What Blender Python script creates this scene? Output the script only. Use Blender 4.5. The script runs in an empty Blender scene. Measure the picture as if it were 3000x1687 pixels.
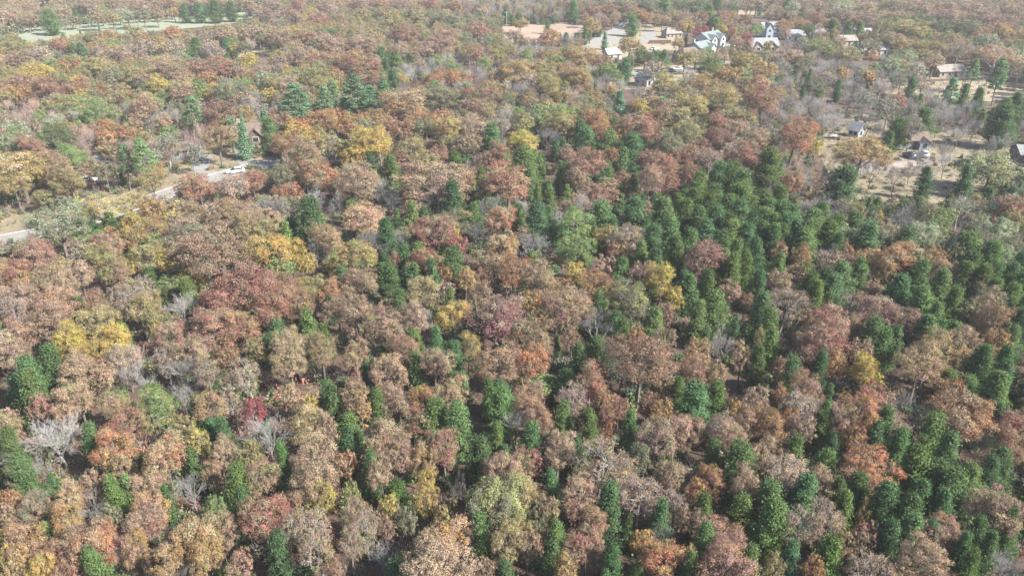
import bpy, math, random
import numpy as np
from mathutils import Vector, Matrix

# ---------------------------------------------------------------- camera, sky, sun, exposure
SC = bpy.context.scene
COL = SC.collection
F, PITCH, CAMH = 2200.0, math.radians(26.8), 59.0
cam_d = bpy.data.cameras.new("camera")
cam_d.sensor_width = 36.0
cam_d.lens = 36.0 * F / 3000.0
cam_d.clip_start, cam_d.clip_end = 0.5, 6000.0
cam = bpy.data.objects.new("camera", cam_d)
COL.objects.link(cam)
cam.location = (0, 0, CAMH)
cam.rotation_euler = (math.pi / 2 - PITCH, 0, 0)
SC.camera = cam

SUN_EL = math.radians(40)
SUN_H = Vector((0.90, -0.44, 0)).normalized()
SUN = Vector((SUN_H.x * math.cos(SUN_EL), SUN_H.y * math.cos(SUN_EL), math.sin(SUN_EL)))
world = bpy.data.worlds.new("World")
SC.world = world
world.use_nodes = True
wn = world.node_tree
sky = wn.nodes.new("ShaderNodeTexSky")
sky.sky_type = 'NISHITA'
sky.sun_disc = False
sky.sun_elevation = SUN_EL
sky.sun_rotation = math.atan2(SUN_H.x, SUN_H.y)
bg = wn.nodes["Background"]
bg.inputs[1].default_value = 0.088
wn.links.new(sky.outputs[0], bg.inputs[0])
sun_d = bpy.data.lights.new("sun", 'SUN')
sun_d.energy = 5.0
sun_d.angle = math.radians(0.5)
sun_d.color = (1.0, 0.95, 0.87)
sun_o = bpy.data.objects.new("sun", sun_d)
sun_o.rotation_euler = SUN.to_track_quat('Z', 'Y').to_euler()
COL.objects.link(sun_o)
SC.view_settings.view_transform = 'Standard'
SC.view_settings.look = 'None'
SC.view_settings.exposure = 1.5
SC.view_settings.gamma = 1.0
SC.cycles.max_bounces = 5
SC.cycles.diffuse_bounces = 3
SC.cycles.transmission_bounces = 3
SC.cycles.transparent_max_bounces = 6
SC.cycles.volume_bounces = 0

# ---------------------------------------------------------------- pixel <-> world
SP, CP = math.sin(PITCH), math.cos(PITCH)

def at(x, y, z=0.0):
    """the point at height z that the photograph's pixel (x, y) shows, and its depth"""
    a, b = (x - 1500.0) / F, (843.5 - y) / F
    d = (a, CP + b * SP, -SP + b * CP)
    t = (z - CAMH) / d[2]
    return Vector((d[0] * t, d[1] * t, z)), t

def px_of(p):
    dz = p[2] - CAMH
    f = p[1] * CP - dz * SP
    u = p[1] * SP + dz * CP
    return 1500.0 + F * p[0] / f, 843.5 - F * u / f, f

def inside(x, y, poly):
    c = False
    j = len(poly) - 1
    for i in range(len(poly)):
        xi, yi = poly[i]
        xj, yj = poly[j]
        if (yi > y) != (yj > y) and x < (xj - xi) * (y - yi) / (yj - yi) + xi:
            c = not c
        j = i
    return c

# ---------------------------------------------------------------- materials
def new_mat(name):
    m = bpy.data.materials.new(name)
    m.use_nodes = True
    return m, m.node_tree.nodes, m.node_tree.links

def plain(name, col, rough=0.8, noise=0.12, scale=2.0, metal=0.0):
    m, n, l = new_mat(name)
    b = n["Principled BSDF"]
    b.inputs["Roughness"].default_value = rough
    b.inputs["Metallic"].default_value = metal
    tc = n.new("ShaderNodeTexCoord")
    t = n.new("ShaderNodeTexNoise")
    t.inputs["Scale"].default_value = scale
    t.inputs["Detail"].default_value = 6
    l.new(tc.outputs["Object"], t.inputs["Vector"])
    r = n.new("ShaderNodeValToRGB")
    c0 = [max(0, c * (1 - noise * 2)) for c in col]
    c1 = [min(1, c * (1 + noise)) for c in col]
    r.color_ramp.elements[0].color = (*c0, 1)
    r.color_ramp.elements[0].position = 0.3
    r.color_ramp.elements[1].color = (*c1, 1)
    r.color_ramp.elements[1].position = 0.7
    l.new(t.outputs["Fac"], r.inputs[0])
    l.new(r.outputs[0], b.inputs["Base Color"])
    return m

def ground_mat(name, stops, scale, fine=6.0, bump=0.0):
    m, n, l = new_mat(name)
    b = n["Principled BSDF"]
    b.inputs["Roughness"].default_value = 0.95
    tc = n.new("ShaderNodeTexCoord")
    t1 = n.new("ShaderNodeTexNoise")
    t1.inputs["Scale"].default_value = scale
    t1.inputs["Detail"].default_value = 8
    t1.inputs["Roughness"].default_value = 0.65
    t2 = n.new("ShaderNodeTexNoise")
    t2.inputs["Scale"].default_value = fine
    t2.inputs["Detail"].default_value = 4
    l.new(tc.outputs["Object"], t1.inputs["Vector"])
    l.new(tc.outputs["Object"], t2.inputs["Vector"])
    mx = n.new("ShaderNodeMath")
    mx.operation = 'MULTIPLY_ADD'
    l.new(t2.outputs["Fac"], mx.inputs[0])
    mx.inputs[1].default_value = 0.45
    ad = n.new("ShaderNodeMath")
    ad.operation = 'MULTIPLY'
    ad.inputs[1].default_value = 0.6
    l.new(t1.outputs["Fac"], ad.inputs[0])
    l.new(ad.outputs[0], mx.inputs[2])
    r = n.new("ShaderNodeValToRGB")
    while len(r.color_ramp.elements) < len(stops):
        r.color_ramp.elements.new(0.5)
    for e, (p, c) in zip(r.color_ramp.elements, stops):
        e.position = p
        e.color = (*c, 1)
    l.new(mx.outputs[0], r.inputs[0])
    l.new(r.outputs[0], b.inputs["Base Color"])
    return m

def leaf_mat(name, hue=0.05, val=0.55, trans=0.3):
    """foliage: the tree's own tint (and a second one on some boughs), varied leaf by leaf"""
    m, n, l = new_mat(name)
    n.remove(n["Principled BSDF"])
    out = n["Material Output"]
    def att(nm, ty):
        a = n.new("ShaderNodeAttribute")
        a.attribute_name = nm
        a.attribute_type = ty
        return a
    ta, tb = att("tint", 'INSTANCER'), att("tint_two", 'INSTANCER')
    lv, lh = att("leaf_value", 'GEOMETRY'), att("bough_value", 'GEOMETRY')
    st = n.new("ShaderNodeMapRange")
    st.inputs[1].default_value = 0.25
    st.inputs[2].default_value = 0.80
    l.new(lh.outputs["Fac"], st.inputs[0])
    mx = n.new("ShaderNodeMixRGB")
    l.new(st.outputs[0], mx.inputs[0])
    l.new(ta.outputs["Color"], mx.inputs[1])
    l.new(tb.outputs["Color"], mx.inputs[2])
    hs = n.new("ShaderNodeHueSaturation")
    def lin(src, k, c):
        q = n.new("ShaderNodeMath")
        q.operation = 'MULTIPLY_ADD'
        l.new(src, q.inputs[0])
        q.inputs[1].default_value = k
        q.inputs[2].default_value = c
        return q.outputs[0]
    l.new(lin(lh.outputs["Fac"], hue, 0.5 - hue / 2), hs.inputs["Hue"])
    l.new(lin(lv.outputs["Fac"], val * 2, 1 - val), hs.inputs["Value"])
    l.new(mx.outputs[0], hs.inputs["Color"])
    df = n.new("ShaderNodeBsdfDiffuse")
    tr = n.new("ShaderNodeBsdfTranslucent")
    ms = n.new("ShaderNodeMixShader")
    ms.inputs[0].default_value = trans
    l.new(hs.outputs[0], df.inputs[0])
    l.new(hs.outputs[0], tr.inputs[0])
    l.new(df.outputs[0], ms.inputs[1])
    l.new(tr.outputs[0], ms.inputs[2])
    l.new(ms.outputs[0], out.inputs[0])
    return m

M_LEAF = leaf_mat("autumn_leaves", 0.06, 0.38, 0.27)
M_NEEDLE = leaf_mat("evergreen_sprays", 0.04, 0.42, 0.36)
M_BARK = plain("grey_brown_bark", (0.16, 0.135, 0.115), 0.95, 0.3, 3.0)
M_PALE = plain("pale_grey_bark", (0.27, 0.26, 0.245), 0.9, 0.2, 2.0)
M_TWIG = plain("grey_twigs", (0.27, 0.255, 0.24), 0.95, 0.2, 2.0)
M_TWIG_WARM = plain("reddish_twigs", (0.36, 0.26, 0.22), 0.95, 0.2, 2.0)
M_TWIG_PALE = plain("whitish_twigs", (0.28, 0.27, 0.26), 0.9, 0.15, 2.0)

# ---------------------------------------------------------------- small mesh helpers
class Geo:
    def __init__(self):
        self.v, self.f, self.mi = [], [], []

    def add(self, vs, fs, mi=0):
        o = len(self.v)
        self.v += [tuple(p) for p in vs]
        self.f += [tuple(i + o for i in q) for q in fs]
        self.mi += [mi] * len(fs)

    def box(self, x0, x1, y0, y1, z0, z1, mi=0):
        v = [(x, y, z) for z in (z0, z1) for y in (y0, y1) for x in (x0, x1)]
        self.add(v, [(0, 2, 3, 1), (4, 5, 7, 6), (0, 1, 5, 4), (2, 6, 7, 3), (0, 4, 6, 2), (1, 3, 7, 5)], mi)

    def tube(self, pts, rad, sides=4, mi=0, cap=False):
        pts = [Vector(p) for p in pts]
        vs, fs = [], []
        for i, p in enumerate(pts):
            d = (pts[min(i + 1, len(pts) - 1)] - pts[max(i - 1, 0)])
            if d.length < 1e-6:
                d = Vector((0, 0, 1))
            d.normalize()
            u = d.cross(Vector((0.31, 0.95, 0.07)))
            if u.length < 1e-3:
                u = d.cross(Vector((1, 0, 0)))
            u.normalize()
            w = d.cross(u)
            for k in range(sides):
                a = 2 * math.pi * k / sides
                vs.append(p + (u * math.cos(a) + w * math.sin(a)) * rad[i])
        for i in range(len(pts) - 1):
            for k in range(sides):
                a, b = i * sides + k, i * sides + (k + 1) % sides
                fs.append((a, b, b + sides, a + sides))
        if cap:
            fs.append(tuple(range(sides))[::-1])
            fs.append(tuple(range((len(pts) - 1) * sides, len(pts) * sides)))
        self.add(vs, fs, mi)

    def mesh(self, name, mats, smooth=False):
        me = bpy.data.meshes.new(name)
        me.from_pydata(self.v, [], self.f)
        for m in (mats if isinstance(mats, (list, tuple)) else [mats]):
            me.materials.append(m)
        me.polygons.foreach_set("material_index", self.mi)
        if smooth:
            me.polygons.foreach_set("use_smooth", [True] * len(self.f))
        me.update()
        return me

def link(name, me, parent=None, loc=(0, 0, 0), rz=0.0):
    o = bpy.data.objects.new(name, me)
    o.location = loc
    o.rotation_euler = (0, 0, rz)
    o.parent = parent
    COL.objects.link(o)
    return o

def tag(o, label=None, cat=None, group=None, kind=None):
    for k, v in (("label", label), ("category", cat), ("group", group), ("kind", kind)):
        if v:
            o[k] = v
    return o

def thing(name, label, cat, loc, rz=0.0, group=None):
    o = bpy.data.objects.new(name, None)
    o.empty_display_size = 0.5
    o.location = loc
    o.rotation_euler = (0, 0, rz)
    COL.objects.link(o)
    return tag(o, label, cat, group)

# ---------------------------------------------------------------- the ground
def sheet(name, poly_px, z, mat, label, bumpy=0.0):
    pts = [at(x, y, 0)[0] for x, y in poly_px]
    g = Geo()
    # soften the outline: three points per edge, nudged
    rnd = random.Random(len(name) * 7 + len(poly_px))
    out = []
    for i in range(len(pts)):
        a, b = pts[i], pts[(i + 1) % len(pts)]
        for k in range(4):
            q = a.lerp(b, k / 4)
            out.append((q.x + rnd.uniform(-bumpy, bumpy), q.y + rnd.uniform(-bumpy, bumpy), z))
    g.add(out, [tuple(range(len(out)))])
    me = g.mesh(name, mat)
    if me.polygons[0].normal.z < 0:
        me.flip_normals()
    return tag(link(name, me), label, None, None, 'structure')

def ribbon_pts(line_px, width):
    pts = [at(x, y, 0)[0] for x, y in line_px]
    # Catmull-Rom smoothing
    P = [pts[0]] + pts + [pts[-1]]
    sm = []
    for i in range(1, len(P) - 2):
        for k in range(6):
            t = k / 6
            a, b, c, d = P[i - 1], P[i], P[i + 1], P[i + 2]
            sm.append(0.5 * ((2 * b) + (c - a) * t + (2 * a - 5 * b + 4 * c - d) * t * t + (3 * b - a - 3 * c + d) * t ** 3))
    sm.append(P[-2])
    L, R = [], []
    for i, p in enumerate(sm):
        d = sm[min(i + 1, len(sm) - 1)] - sm[max(i - 1, 0)]
        d.z = 0
        d.normalize()
        nrm = Vector((-d.y, d.x, 0))
        L.append(p + nrm * width / 2)
        R.append(p - nrm * width / 2)
    return L, R

def ribbon(name, line_px, width, z, mat, label, kerb=None):
    L, R = ribbon_pts(line_px, width)
    g = Geo()
    n = len(L)
    g.add([(p.x, p.y, z) for p in L + R], [(i, n + i, n + i + 1, i + 1) for i in range(n - 1)])
    if kerb:
        for side in (1, -1):
            for i in range(n - 1):
                vs = []
                for q in (i, i + 1):
                    a, b = (L[q], R[q]) if side > 0 else (R[q], L[q])
                    d = (a - b).normalized()
                    for off in (0.0, 0.25):
                        for h in (z - 0.01, 0.13):
                            vs.append((a.x + d.x * off, a.y + d.y * off, h))
                g.add(vs, [(1, 3, 7, 5), (0, 1, 5, 4), (2, 6, 7, 3)], 1)
    me = g.mesh(name, [mat, kerb] if kerb else [mat])
    return tag(link(name, me), label, None, None, 'structure')

M_FLOOR = ground_mat("leaf_litter", [(0.30, (0.030, 0.024, 0.017)), (0.5, (0.075, 0.048, 0.034)), (0.68, (0.125, 0.082, 0.056)), (0.8, (0.07, 0.068, 0.032))], 0.12, 2.5)
M_LAWN = ground_mat("dry_lawn", [(0.36, (0.085, 0.088, 0.045)), (0.46, (0.135, 0.115, 0.068)), (0.54, (0.19, 0.155, 0.10)), (0.66, (0.24, 0.20, 0.135))], 0.16, 1.3)
M_LAWN_PALE = ground_mat("straw_lawn", [(0.34, (0.14, 0.12, 0.07)), (0.48, (0.225, 0.185, 0.12)), (0.68, (0.29, 0.24, 0.165))], 0.06, 0.8)
M_FIELD = ground_mat("pale_pasture", [(0.3, (0.14, 0.17, 0.10)), (0.5, (0.195, 0.225, 0.142)), (0.72, (0.24, 0.26, 0.18))], 0.03, 0.3)
M_RED_FIELD = ground_mat("reddish_field", [(0.3, (0.17, 0.12, 0.085)), (0.5, (0.26, 0.19, 0.14)), (0.72, (0.31, 0.245, 0.18))], 0.04, 0.4)
M_CONC = ground_mat("pale_concrete", [(0.3, (0.13, 0.125, 0.115)), (0.5, (0.21, 0.205, 0.19)), (0.7, (0.27, 0.262, 0.245))], 0.3, 4.0)
M_KERB = plain("kerb_concrete", (0.34, 0.33, 0.31), 0.9, 0.12, 1.0)
M_GRAVEL = ground_mat("pinkish_gravel", [(0.3, (0.19, 0.155, 0.13)), (0.5, (0.27, 0.225, 0.195)), (0.7, (0.32, 0.27, 0.24))], 0.25, 5.0)

gg = Geo()
NX, NY, X0, X1, Y0, Y1 = 60, 60, -4000, 4000, -1500, 6500
gg.add([(X0 + (X1 - X0) * i / NX, Y0 + (Y1 - Y0) * j / NY, 0) for j in range(NY + 1) for i in range(NX + 1)],
       [(j * (NX + 1) + i, j * (NX + 1) + i + 1, (j + 1) * (NX + 1) + i + 1, (j + 1) * (NX + 1) + i) for j in range(NY) for i in range(NX)])
tag(link("ground", gg.mesh("ground", M_FLOOR)), "leaf-strewn woodland floor", None, None, 'structure')

STREET = [(-260, 770), (-150, 735), (60, 692), (230, 655), (400, 600), (500, 564), (600, 530), (690, 503), (782, 479), (880, 452), (1000, 425)]
VIS = []          # what the photo shows between the trees: no filler tree may stand in or in front of it
def clear(name, poly, z, mat, label, bumpy=0.0, vis=None):
    VIS.append(vis or poly)
    return sheet(name, poly, z, mat, label, bumpy)

clear("lawn", [(-120, 640), (60, 620), (190, 590), (300, 545), (420, 500), (450, 470), (540, 440), (620, 380), (700, 330), (800, 350), (850, 430), (790, 470), (690, 488), (600, 516), (500, 550), (400, 586), (230, 641), (60, 678), (-120, 715)],
      0.004, M_LAWN, "tan front lawns above the curving street", 0.3,
      [(0, 655), (60, 640), (200, 610), (330, 575), (480, 525), (500, 505), (590, 470), (640, 430), (700, 460), (760, 465), (690, 488), (600, 516), (500, 552), (400, 588), (230, 643), (0, 690)])
ribbon("street", STREET, 5.4, 0.008, M_CONC, "pale concrete street curving past front lawns", M_KERB)
VIS += [[(386, 585), (415, 575), (415, 612), (386, 620)], [(484, 551), (520, 540), (520, 575), (484, 585)], [(600, 515), (720, 478), (715, 515), (620, 530)], [(758, 466), (806, 452), (808, 485), (758, 495)],
        [(0, 655), (110, 640), (260, 612), (275, 640), (120, 690), (0, 705)]]
ribbon("driveway", [(626, 521), (602, 503), (588, 480), (590, 450)], 4.6, 0.012, M_CONC, "short pale driveway meeting the street")
ribbon("driveway", [(735, 492), (715, 462), (706, 425), (700, 400)], 4.0, 0.012, M_CONC, "pale driveway behind the bright green spruce")
clear("lawn", [(2400, 370), (2440, 335), (2560, 335), (2700, 360), (2850, 395), (3060, 415), (3120, 565), (2900, 590), (2700, 600), (2500, 585), (2440, 545), (2400, 450)],
      0.004, M_LAWN, "tan open yard with parked cars at right", 0.5,
      [(2430, 352), (2560, 345), (2700, 385), (2850, 400), (3000, 425), (3000, 470), (2860, 560), (2700, 580), (2520, 575), (2450, 520), (2420, 440)])
ribbon("gravel_drive", [(2380, 520), (2440, 508), (2510, 501), (2580, 490), (2660, 481), (2760, 477), (2860, 487)], 4.2, 0.008, M_GRAVEL, "pinkish gravel drive across the yard")
ribbon("gravel_drive", [(2560, 492), (2585, 470), (2650, 462), (2720, 460)], 4.0, 0.012, M_GRAVEL, "gravel parking strip under the two cars")
ribbon("gravel_drive", [(2985, 500), (2992, 475), (3060, 455)], 4.0, 0.008, M_CONC, "pale drive before the grey barn")
clear("lawn", [(2590, 275), (2600, 250), (2660, 243), (2760, 238), (3080, 230), (3080, 300), (2900, 297), (2750, 287), (2650, 278)], 0.004, M_LAWN_PALE, "pale clearing at upper right", 0.5,
      [(2600, 268), (2640, 250), (2760, 245), (2880, 240), (3000, 250), (3000, 280), (2900, 288), (2760, 270)])
clear("lawn", [(2716, 232), (2730, 205), (2830, 200), (2860, 228)], 0.004, M_LAWN_PALE, "pale clearing round the tan roofed house", 0.5)
clear("red_field", [(1440, 90), (1480, 72), (1700, 70), (1725, 80), (1700, 112), (1560, 127), (1470, 122)], 0.004, M_RED_FIELD, "bare reddish tan field beyond the woods", 1.0, [(1470, 80), (1560, 76), (1690, 75), (1700, 92), (1600, 104), (1480, 96)])
clear("lawn", [(1690, 170), (1740, 130), (1810, 85), (1870, 70), (1960, 76), (1995, 110), (1985, 148), (1900, 152), (1800, 176)], 0.004, M_LAWN_PALE, "straw lawns at the village edge", 0.5, [(1700, 140), (1760, 105), (1815, 78), (1835, 75), (1860, 95), (1880, 85), (1935, 85), (1940, 125), (1880, 128), (1800, 135), (1740, 150)])
ribbon("road", [(1660, 175), (1700, 148), (1750, 120), (1800, 92), (1835, 72), (1850, 55)], 7.5, 0.008, M_CONC, "pale road climbing into the village")
sheet("paved_lot", [(1755, 138), (1790, 112), (1822, 96), (1836, 98), (1822, 116), (1785, 138)], 0.012, M_CONC, "bright paved lot beside village road")
sheet("paved_lot", [(1872, 127), (1880, 100), (1888, 88), (1912, 85), (1922, 108), (1918, 127)], 0.008, M_CONC, "pale turning circle before the houses")
sheet("paved_lot", [(2098, 168), (2108, 128), (2160, 116), (2215, 112), (2235, 122), (2165, 134), (2140, 172)], 0.004, M_CONC, "pale parking lot beside white townhouses", 0.0)
sheet("lawn", [(1780, 262), (1800, 210), (1880, 195), (2040, 190), (2070, 215), (1990, 240), (1900, 262)], 0.004, M_LAWN_PALE, "straw lawn round the small grey roofed house", 0.4)
ribbon("road", [(1760, 226), (1808, 216), (1880, 210), (1970, 204), (2060, 196), (2130, 180)], 6.0, 0.008, M_CONC, "pale village street in front of houses")
VIS.append([(1812, 205), (1880, 200), (1960, 195), (2010, 195), (2010, 222), (1900, 236), (1830, 225)])
clear("lawn", [(2160, 44), (2168, 30), (2290, 36), (2292, 47)], 0.004, M_LAWN_PALE, "straw strip far behind the village", 0.5)
clear("pasture", [(-60, 128), (-60, 108), (25, 97), (75, 82), (170, 76), (250, 72), (470, 55), (640, 43), (760, 33), (750, 48), (690, 68), (600, 78), (450, 92), (330, 102), (320, 108), (200, 118), (60, 130)], 0.004, M_FIELD, "long pale green pasture in the woods", 1.0,
      [(40, 108), (75, 84), (170, 78), (250, 74), (470, 57), (640, 45), (745, 36), (740, 46), (690, 62), (600, 70), (460, 82), (400, 92), (330, 86), (250, 88), (170, 102), (90, 114)])
ribbon("road", [(-80, 122), (0, 112), (60, 108), (120, 112)], 5.0, 0.008, M_CONC, "pale lane at the end of the pasture")
clear("clearing", [(690, 166), (720, 150), (790, 140), (800, 150), (770, 166), (720, 172)], 0.004, M_LAWN_PALE, "small straw clearing in the far woods", 0.5)

# ---------------------------------------------------------------- tree meshes
def leaf_mesh(name, c, nrm, size, lv, lh, mat, rng, aspect=1.0, axis=None):
    """one small jagged quad per leaf spray"""
    N = len(c)
    nrm = nrm / (np.linalg.norm(nrm, axis=1, keepdims=True) + 1e-9)
    r = rng.normal(size=(N, 3)) if axis is None else axis + rng.normal(size=(N, 3)) * 0.15
    u = r - nrm * np.sum(r * nrm, axis=1, keepdims=True)
    u /= np.linalg.norm(u, axis=1, keepdims=True) + 1e-9
    w = np.cross(nrm, u)
    su, sw = (size * aspect)[:, None], size[:, None]
    jit = lambda: 1 + rng.uniform(-0.35, 0.35, (N, 1))
    fold = nrm * sw * 0.25
    q = np.stack([c - u * su * jit() - fold, c - w * sw * jit() + fold, c + u * su * jit() - fold, c + w * sw * jit() + fold], 1).reshape(-1, 3)
    me = bpy.data.meshes.new(name)
    me.vertices.add(4 * N)
    me.vertices.foreach_set("co", q.astype(np.float32).ravel())
    me.loops.add(4 * N)
    me.loops.foreach_set("vertex_index", np.arange(4 * N, dtype=np.int32))
    me.polygons.add(N)
    me.polygons.foreach_set("loop_start", np.arange(0, 4 * N, 4, dtype=np.int32))
    me.polygons.foreach_set("loop_total", np.full(N, 4, dtype=np.int32))
    for nm, val in (("leaf_value", lv), ("bough_value", lh)):
        a = me.attributes.new(nm, 'FLOAT', 'POINT')
        a.data.foreach_set("value", np.repeat(val, 4).astype(np.float32))
    me.materials.append(mat)
    me.update()
    me.validate()
    return me

def unit(v):
    return v / (np.linalg.norm(v, axis=-1, keepdims=True) + 1e-9)

def broadleaf(seed, n_leaf, size, sparse=False, squat=0.0, low=False):
    """a crown 7 m across on a tree 12 m tall: (trunk geometry, crown mesh)"""
    rng = np.random.default_rng(seed)
    rnd = random.Random(seed)
    K = 50
    cz, R, RZ = 7.2 - squat * 0.6, 3.0, 3.7 - squat * 0.6
    if low:
        cz, R, RZ = 3.7, 2.9, 3.1
    azn = rng.uniform(0.52, 1.22, 9)
    topn = rng.uniform(0.75, 1.15)
    lob = []
    while len(lob) < K:
        d = unit(rng.normal(size=3))
        if d[2] < -0.8:
            continue
        az = (math.atan2(d[1], d[0]) / (2 * math.pi) + 0.5) * 9
        k = azn[int(az) % 9] * (1 - az % 1) + azn[(int(az) + 1) % 9] * (az % 1)
        rr = rng.uniform(0.62, 1.0) * k
        p = np.array([d[0] * R * rr, d[1] * R * rr, cz + d[2] * RZ * rr * (topn if d[2] > 0 else 0.8)])
        if all(np.linalg.norm(p - q) > 0.85 for q, _ in lob) or rng.random() < 0.12:
            lob.append((p, rng.uniform(0.45, 1.15)))
    per = n_leaf // K
    C, Nn, V, H = [], [], [], []
    ctr = np.array([0, 0, cz - 1.5])
    for p, r in lob:
        out = unit(p - ctr)
        m = int(per * (r / 0.9) ** 2)
        nt = max(6, m // 16)
        td = unit(rng.normal(size=(nt, 3)) + out * 0.75)
        tr_ = r * rng.uniform(0.5, 1.22, (nt, 1))
        ti = rng.integers(0, nt, m)
        d = td[ti]
        C.append(p + (td * tr_)[ti] * np.array([1, 1, 0.85]) + rng.normal(size=(m, 3)) * 0.15)
        tv = rng.random(nt)
        Nn.append(d + rng.normal(size=(m, 3)) * 0.55 + np.array([0, 0, 0.25]))
        bv = rng.random()
        V.append(np.clip(rng.normal(0.5 + (bv - 0.5) * 0.3 + (tv[ti] - 0.5) * 0.5, 0.16, m), 0, 1))
        H.append(np.clip(np.full(m, rng.random()) + rng.normal(0, 0.07, m), 0, 1))
    C, Nn, V, H = map(np.concatenate, (C, Nn, V, H))
    crown = leaf_mesh("crown", C, Nn, rng.uniform(0.6, 1.25, len(C)) * size, V, H, M_LEAF, rng, 1.25)
    g = Geo()
    bend = Vector((rnd.uniform(-.35, .35), rnd.uniform(-.35, .35), 0))
    top = Vector((0, 0, 3.6 if low else 6.6)) + bend
    g.tube([(0, 0, -0.2), (0, 0, 0.5), bend * 0.4 + Vector((0, 0, 1.8 if low else 3.4)), top, top + Vector((0.2, -0.1, 2.6))], [0.34, 0.22, 0.18, 0.13, 0.04], 6)
    order = sorted(range(K), key=lambda i: rnd.random())
    mains = []
    for i in order[:8]:
        p = Vector(lob[i][0])
        s = Vector((0, 0, 1)) * rnd.uniform(3.2, 6.4) * (0.5 if low else 1) + bend * 0.6
        mid = s.lerp(p, 0.5) + Vector((rnd.uniform(-.3, .3), rnd.uniform(-.3, .3), rnd.uniform(-0.1, .5)))
        g.tube([s, mid, p], [0.10, 0.075, 0.04], 4)
        mains += [mid, s.lerp(mid, .6), mid.lerp(p, .5)]
    for i in order[8:]:
        p = Vector(lob[i][0])
        s = min(mains, key=lambda q: (q - p).length)
        mid = s.lerp(p, 0.5) + Vector((rnd.uniform(-.25, .25), rnd.uniform(-.25, .25), rnd.uniform(-.1, .25)))
        g.tube([s, mid, p], [0.055, 0.04, 0.025], 3)
    for p, r in lob:
        for k in range(9 if sparse else 4):
            d = Vector(unit(rng.normal(size=3) + unit(p - ctr) * 0.9))
            a = Vector(p)
            g.tube([a, a + d * r * 0.6 + Vector((0, 0, .05)), a + d * r * 1.12], [0.026, 0.02, 0.010], 3)
    return g, crown

def bare(seed, spread=1.0, tall=1.0, fine=6):
    """a leafless tree 12 m tall, 7 m across: (trunk and limbs, twig crown geometry)"""
    rnd = random.Random(seed)
    g, tw = Geo(), Geo()
    def rv(s):
        return Vector((rnd.gauss(0, s), rnd.gauss(0, s), rnd.gauss(0, s)))
    def grow(p, d, L, r, lev):
        m1 = p + d * L * 0.5 + rv(0.10) * L
        e = p + (d + Vector((0, 0, 0.08))).normalized() * L + rv(0.05) * L
        tgt = g if lev <= 2 else tw
        tgt.tube([p, m1, e], [r, r * 0.8, r * 0.6], 5 if lev == 0 else (4 if lev < 3 else 3))
        if lev >= fine:
            return
        n = (3, 3, 3, 3, 3, 2)[lev] + (rnd.random() < 0.35)
        for k in range(n):
            t = rnd.uniform(0.45, 1.0) if k else 1.0
            q = p.lerp(m1, t * 2) if t < 0.5 else m1.lerp(e, t * 2 - 1)
            side = d.cross(rv(1)).normalized()
            ang = rnd.uniform(0.4, 1.05) * spread if k else rnd.uniform(0.1, 0.5)
            nd = (d * math.cos(ang) + side * math.sin(ang) + Vector((0, 0, 0.10))).normalized()
            grow(q, nd, L * rnd.uniform(0.58, 0.80), max(r * 0.57, 0.013), lev + 1)
    base = Vector((0, 0, 3.0 * tall))
    lean = Vector((rnd.uniform(-.3, .3), rnd.uniform(-.3, .3), 0))
    base += lean
    g.tube([(0, 0, -0.2), (0, 0, 0.4), lean * 0.5 + Vector((0, 0, 1.5 * tall)), base], [0.28, 0.19, 0.15, 0.13], 6)
    for k in range(5):
        a = 2 * math.pi * k / 5 + rnd.uniform(-.5, .5)
        ang = rnd.uniform(0.45, 1.0) * spread if k else 0.1
        grow(base - Vector((0, 0, rnd.uniform(0, 0.9))), Vector((math.cos(a) * math.sin(ang), math.sin(a) * math.sin(ang), math.cos(ang))), rnd.uniform(2.4, 3.0), 0.085, 1)
    # bring it to 12 m by 7 m
    pts = np.array(tw.v)
    kz = 12.0 / pts[:, 2].max()
    kr = 3.7 / np.percentile(np.hypot(pts[:, 0], pts[:, 1]), 96)
    for G in (g, tw):
        G.v = [(x * kr, y * kr, z * kz) for x, y, z in G.v]
    return g, tw

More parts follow.
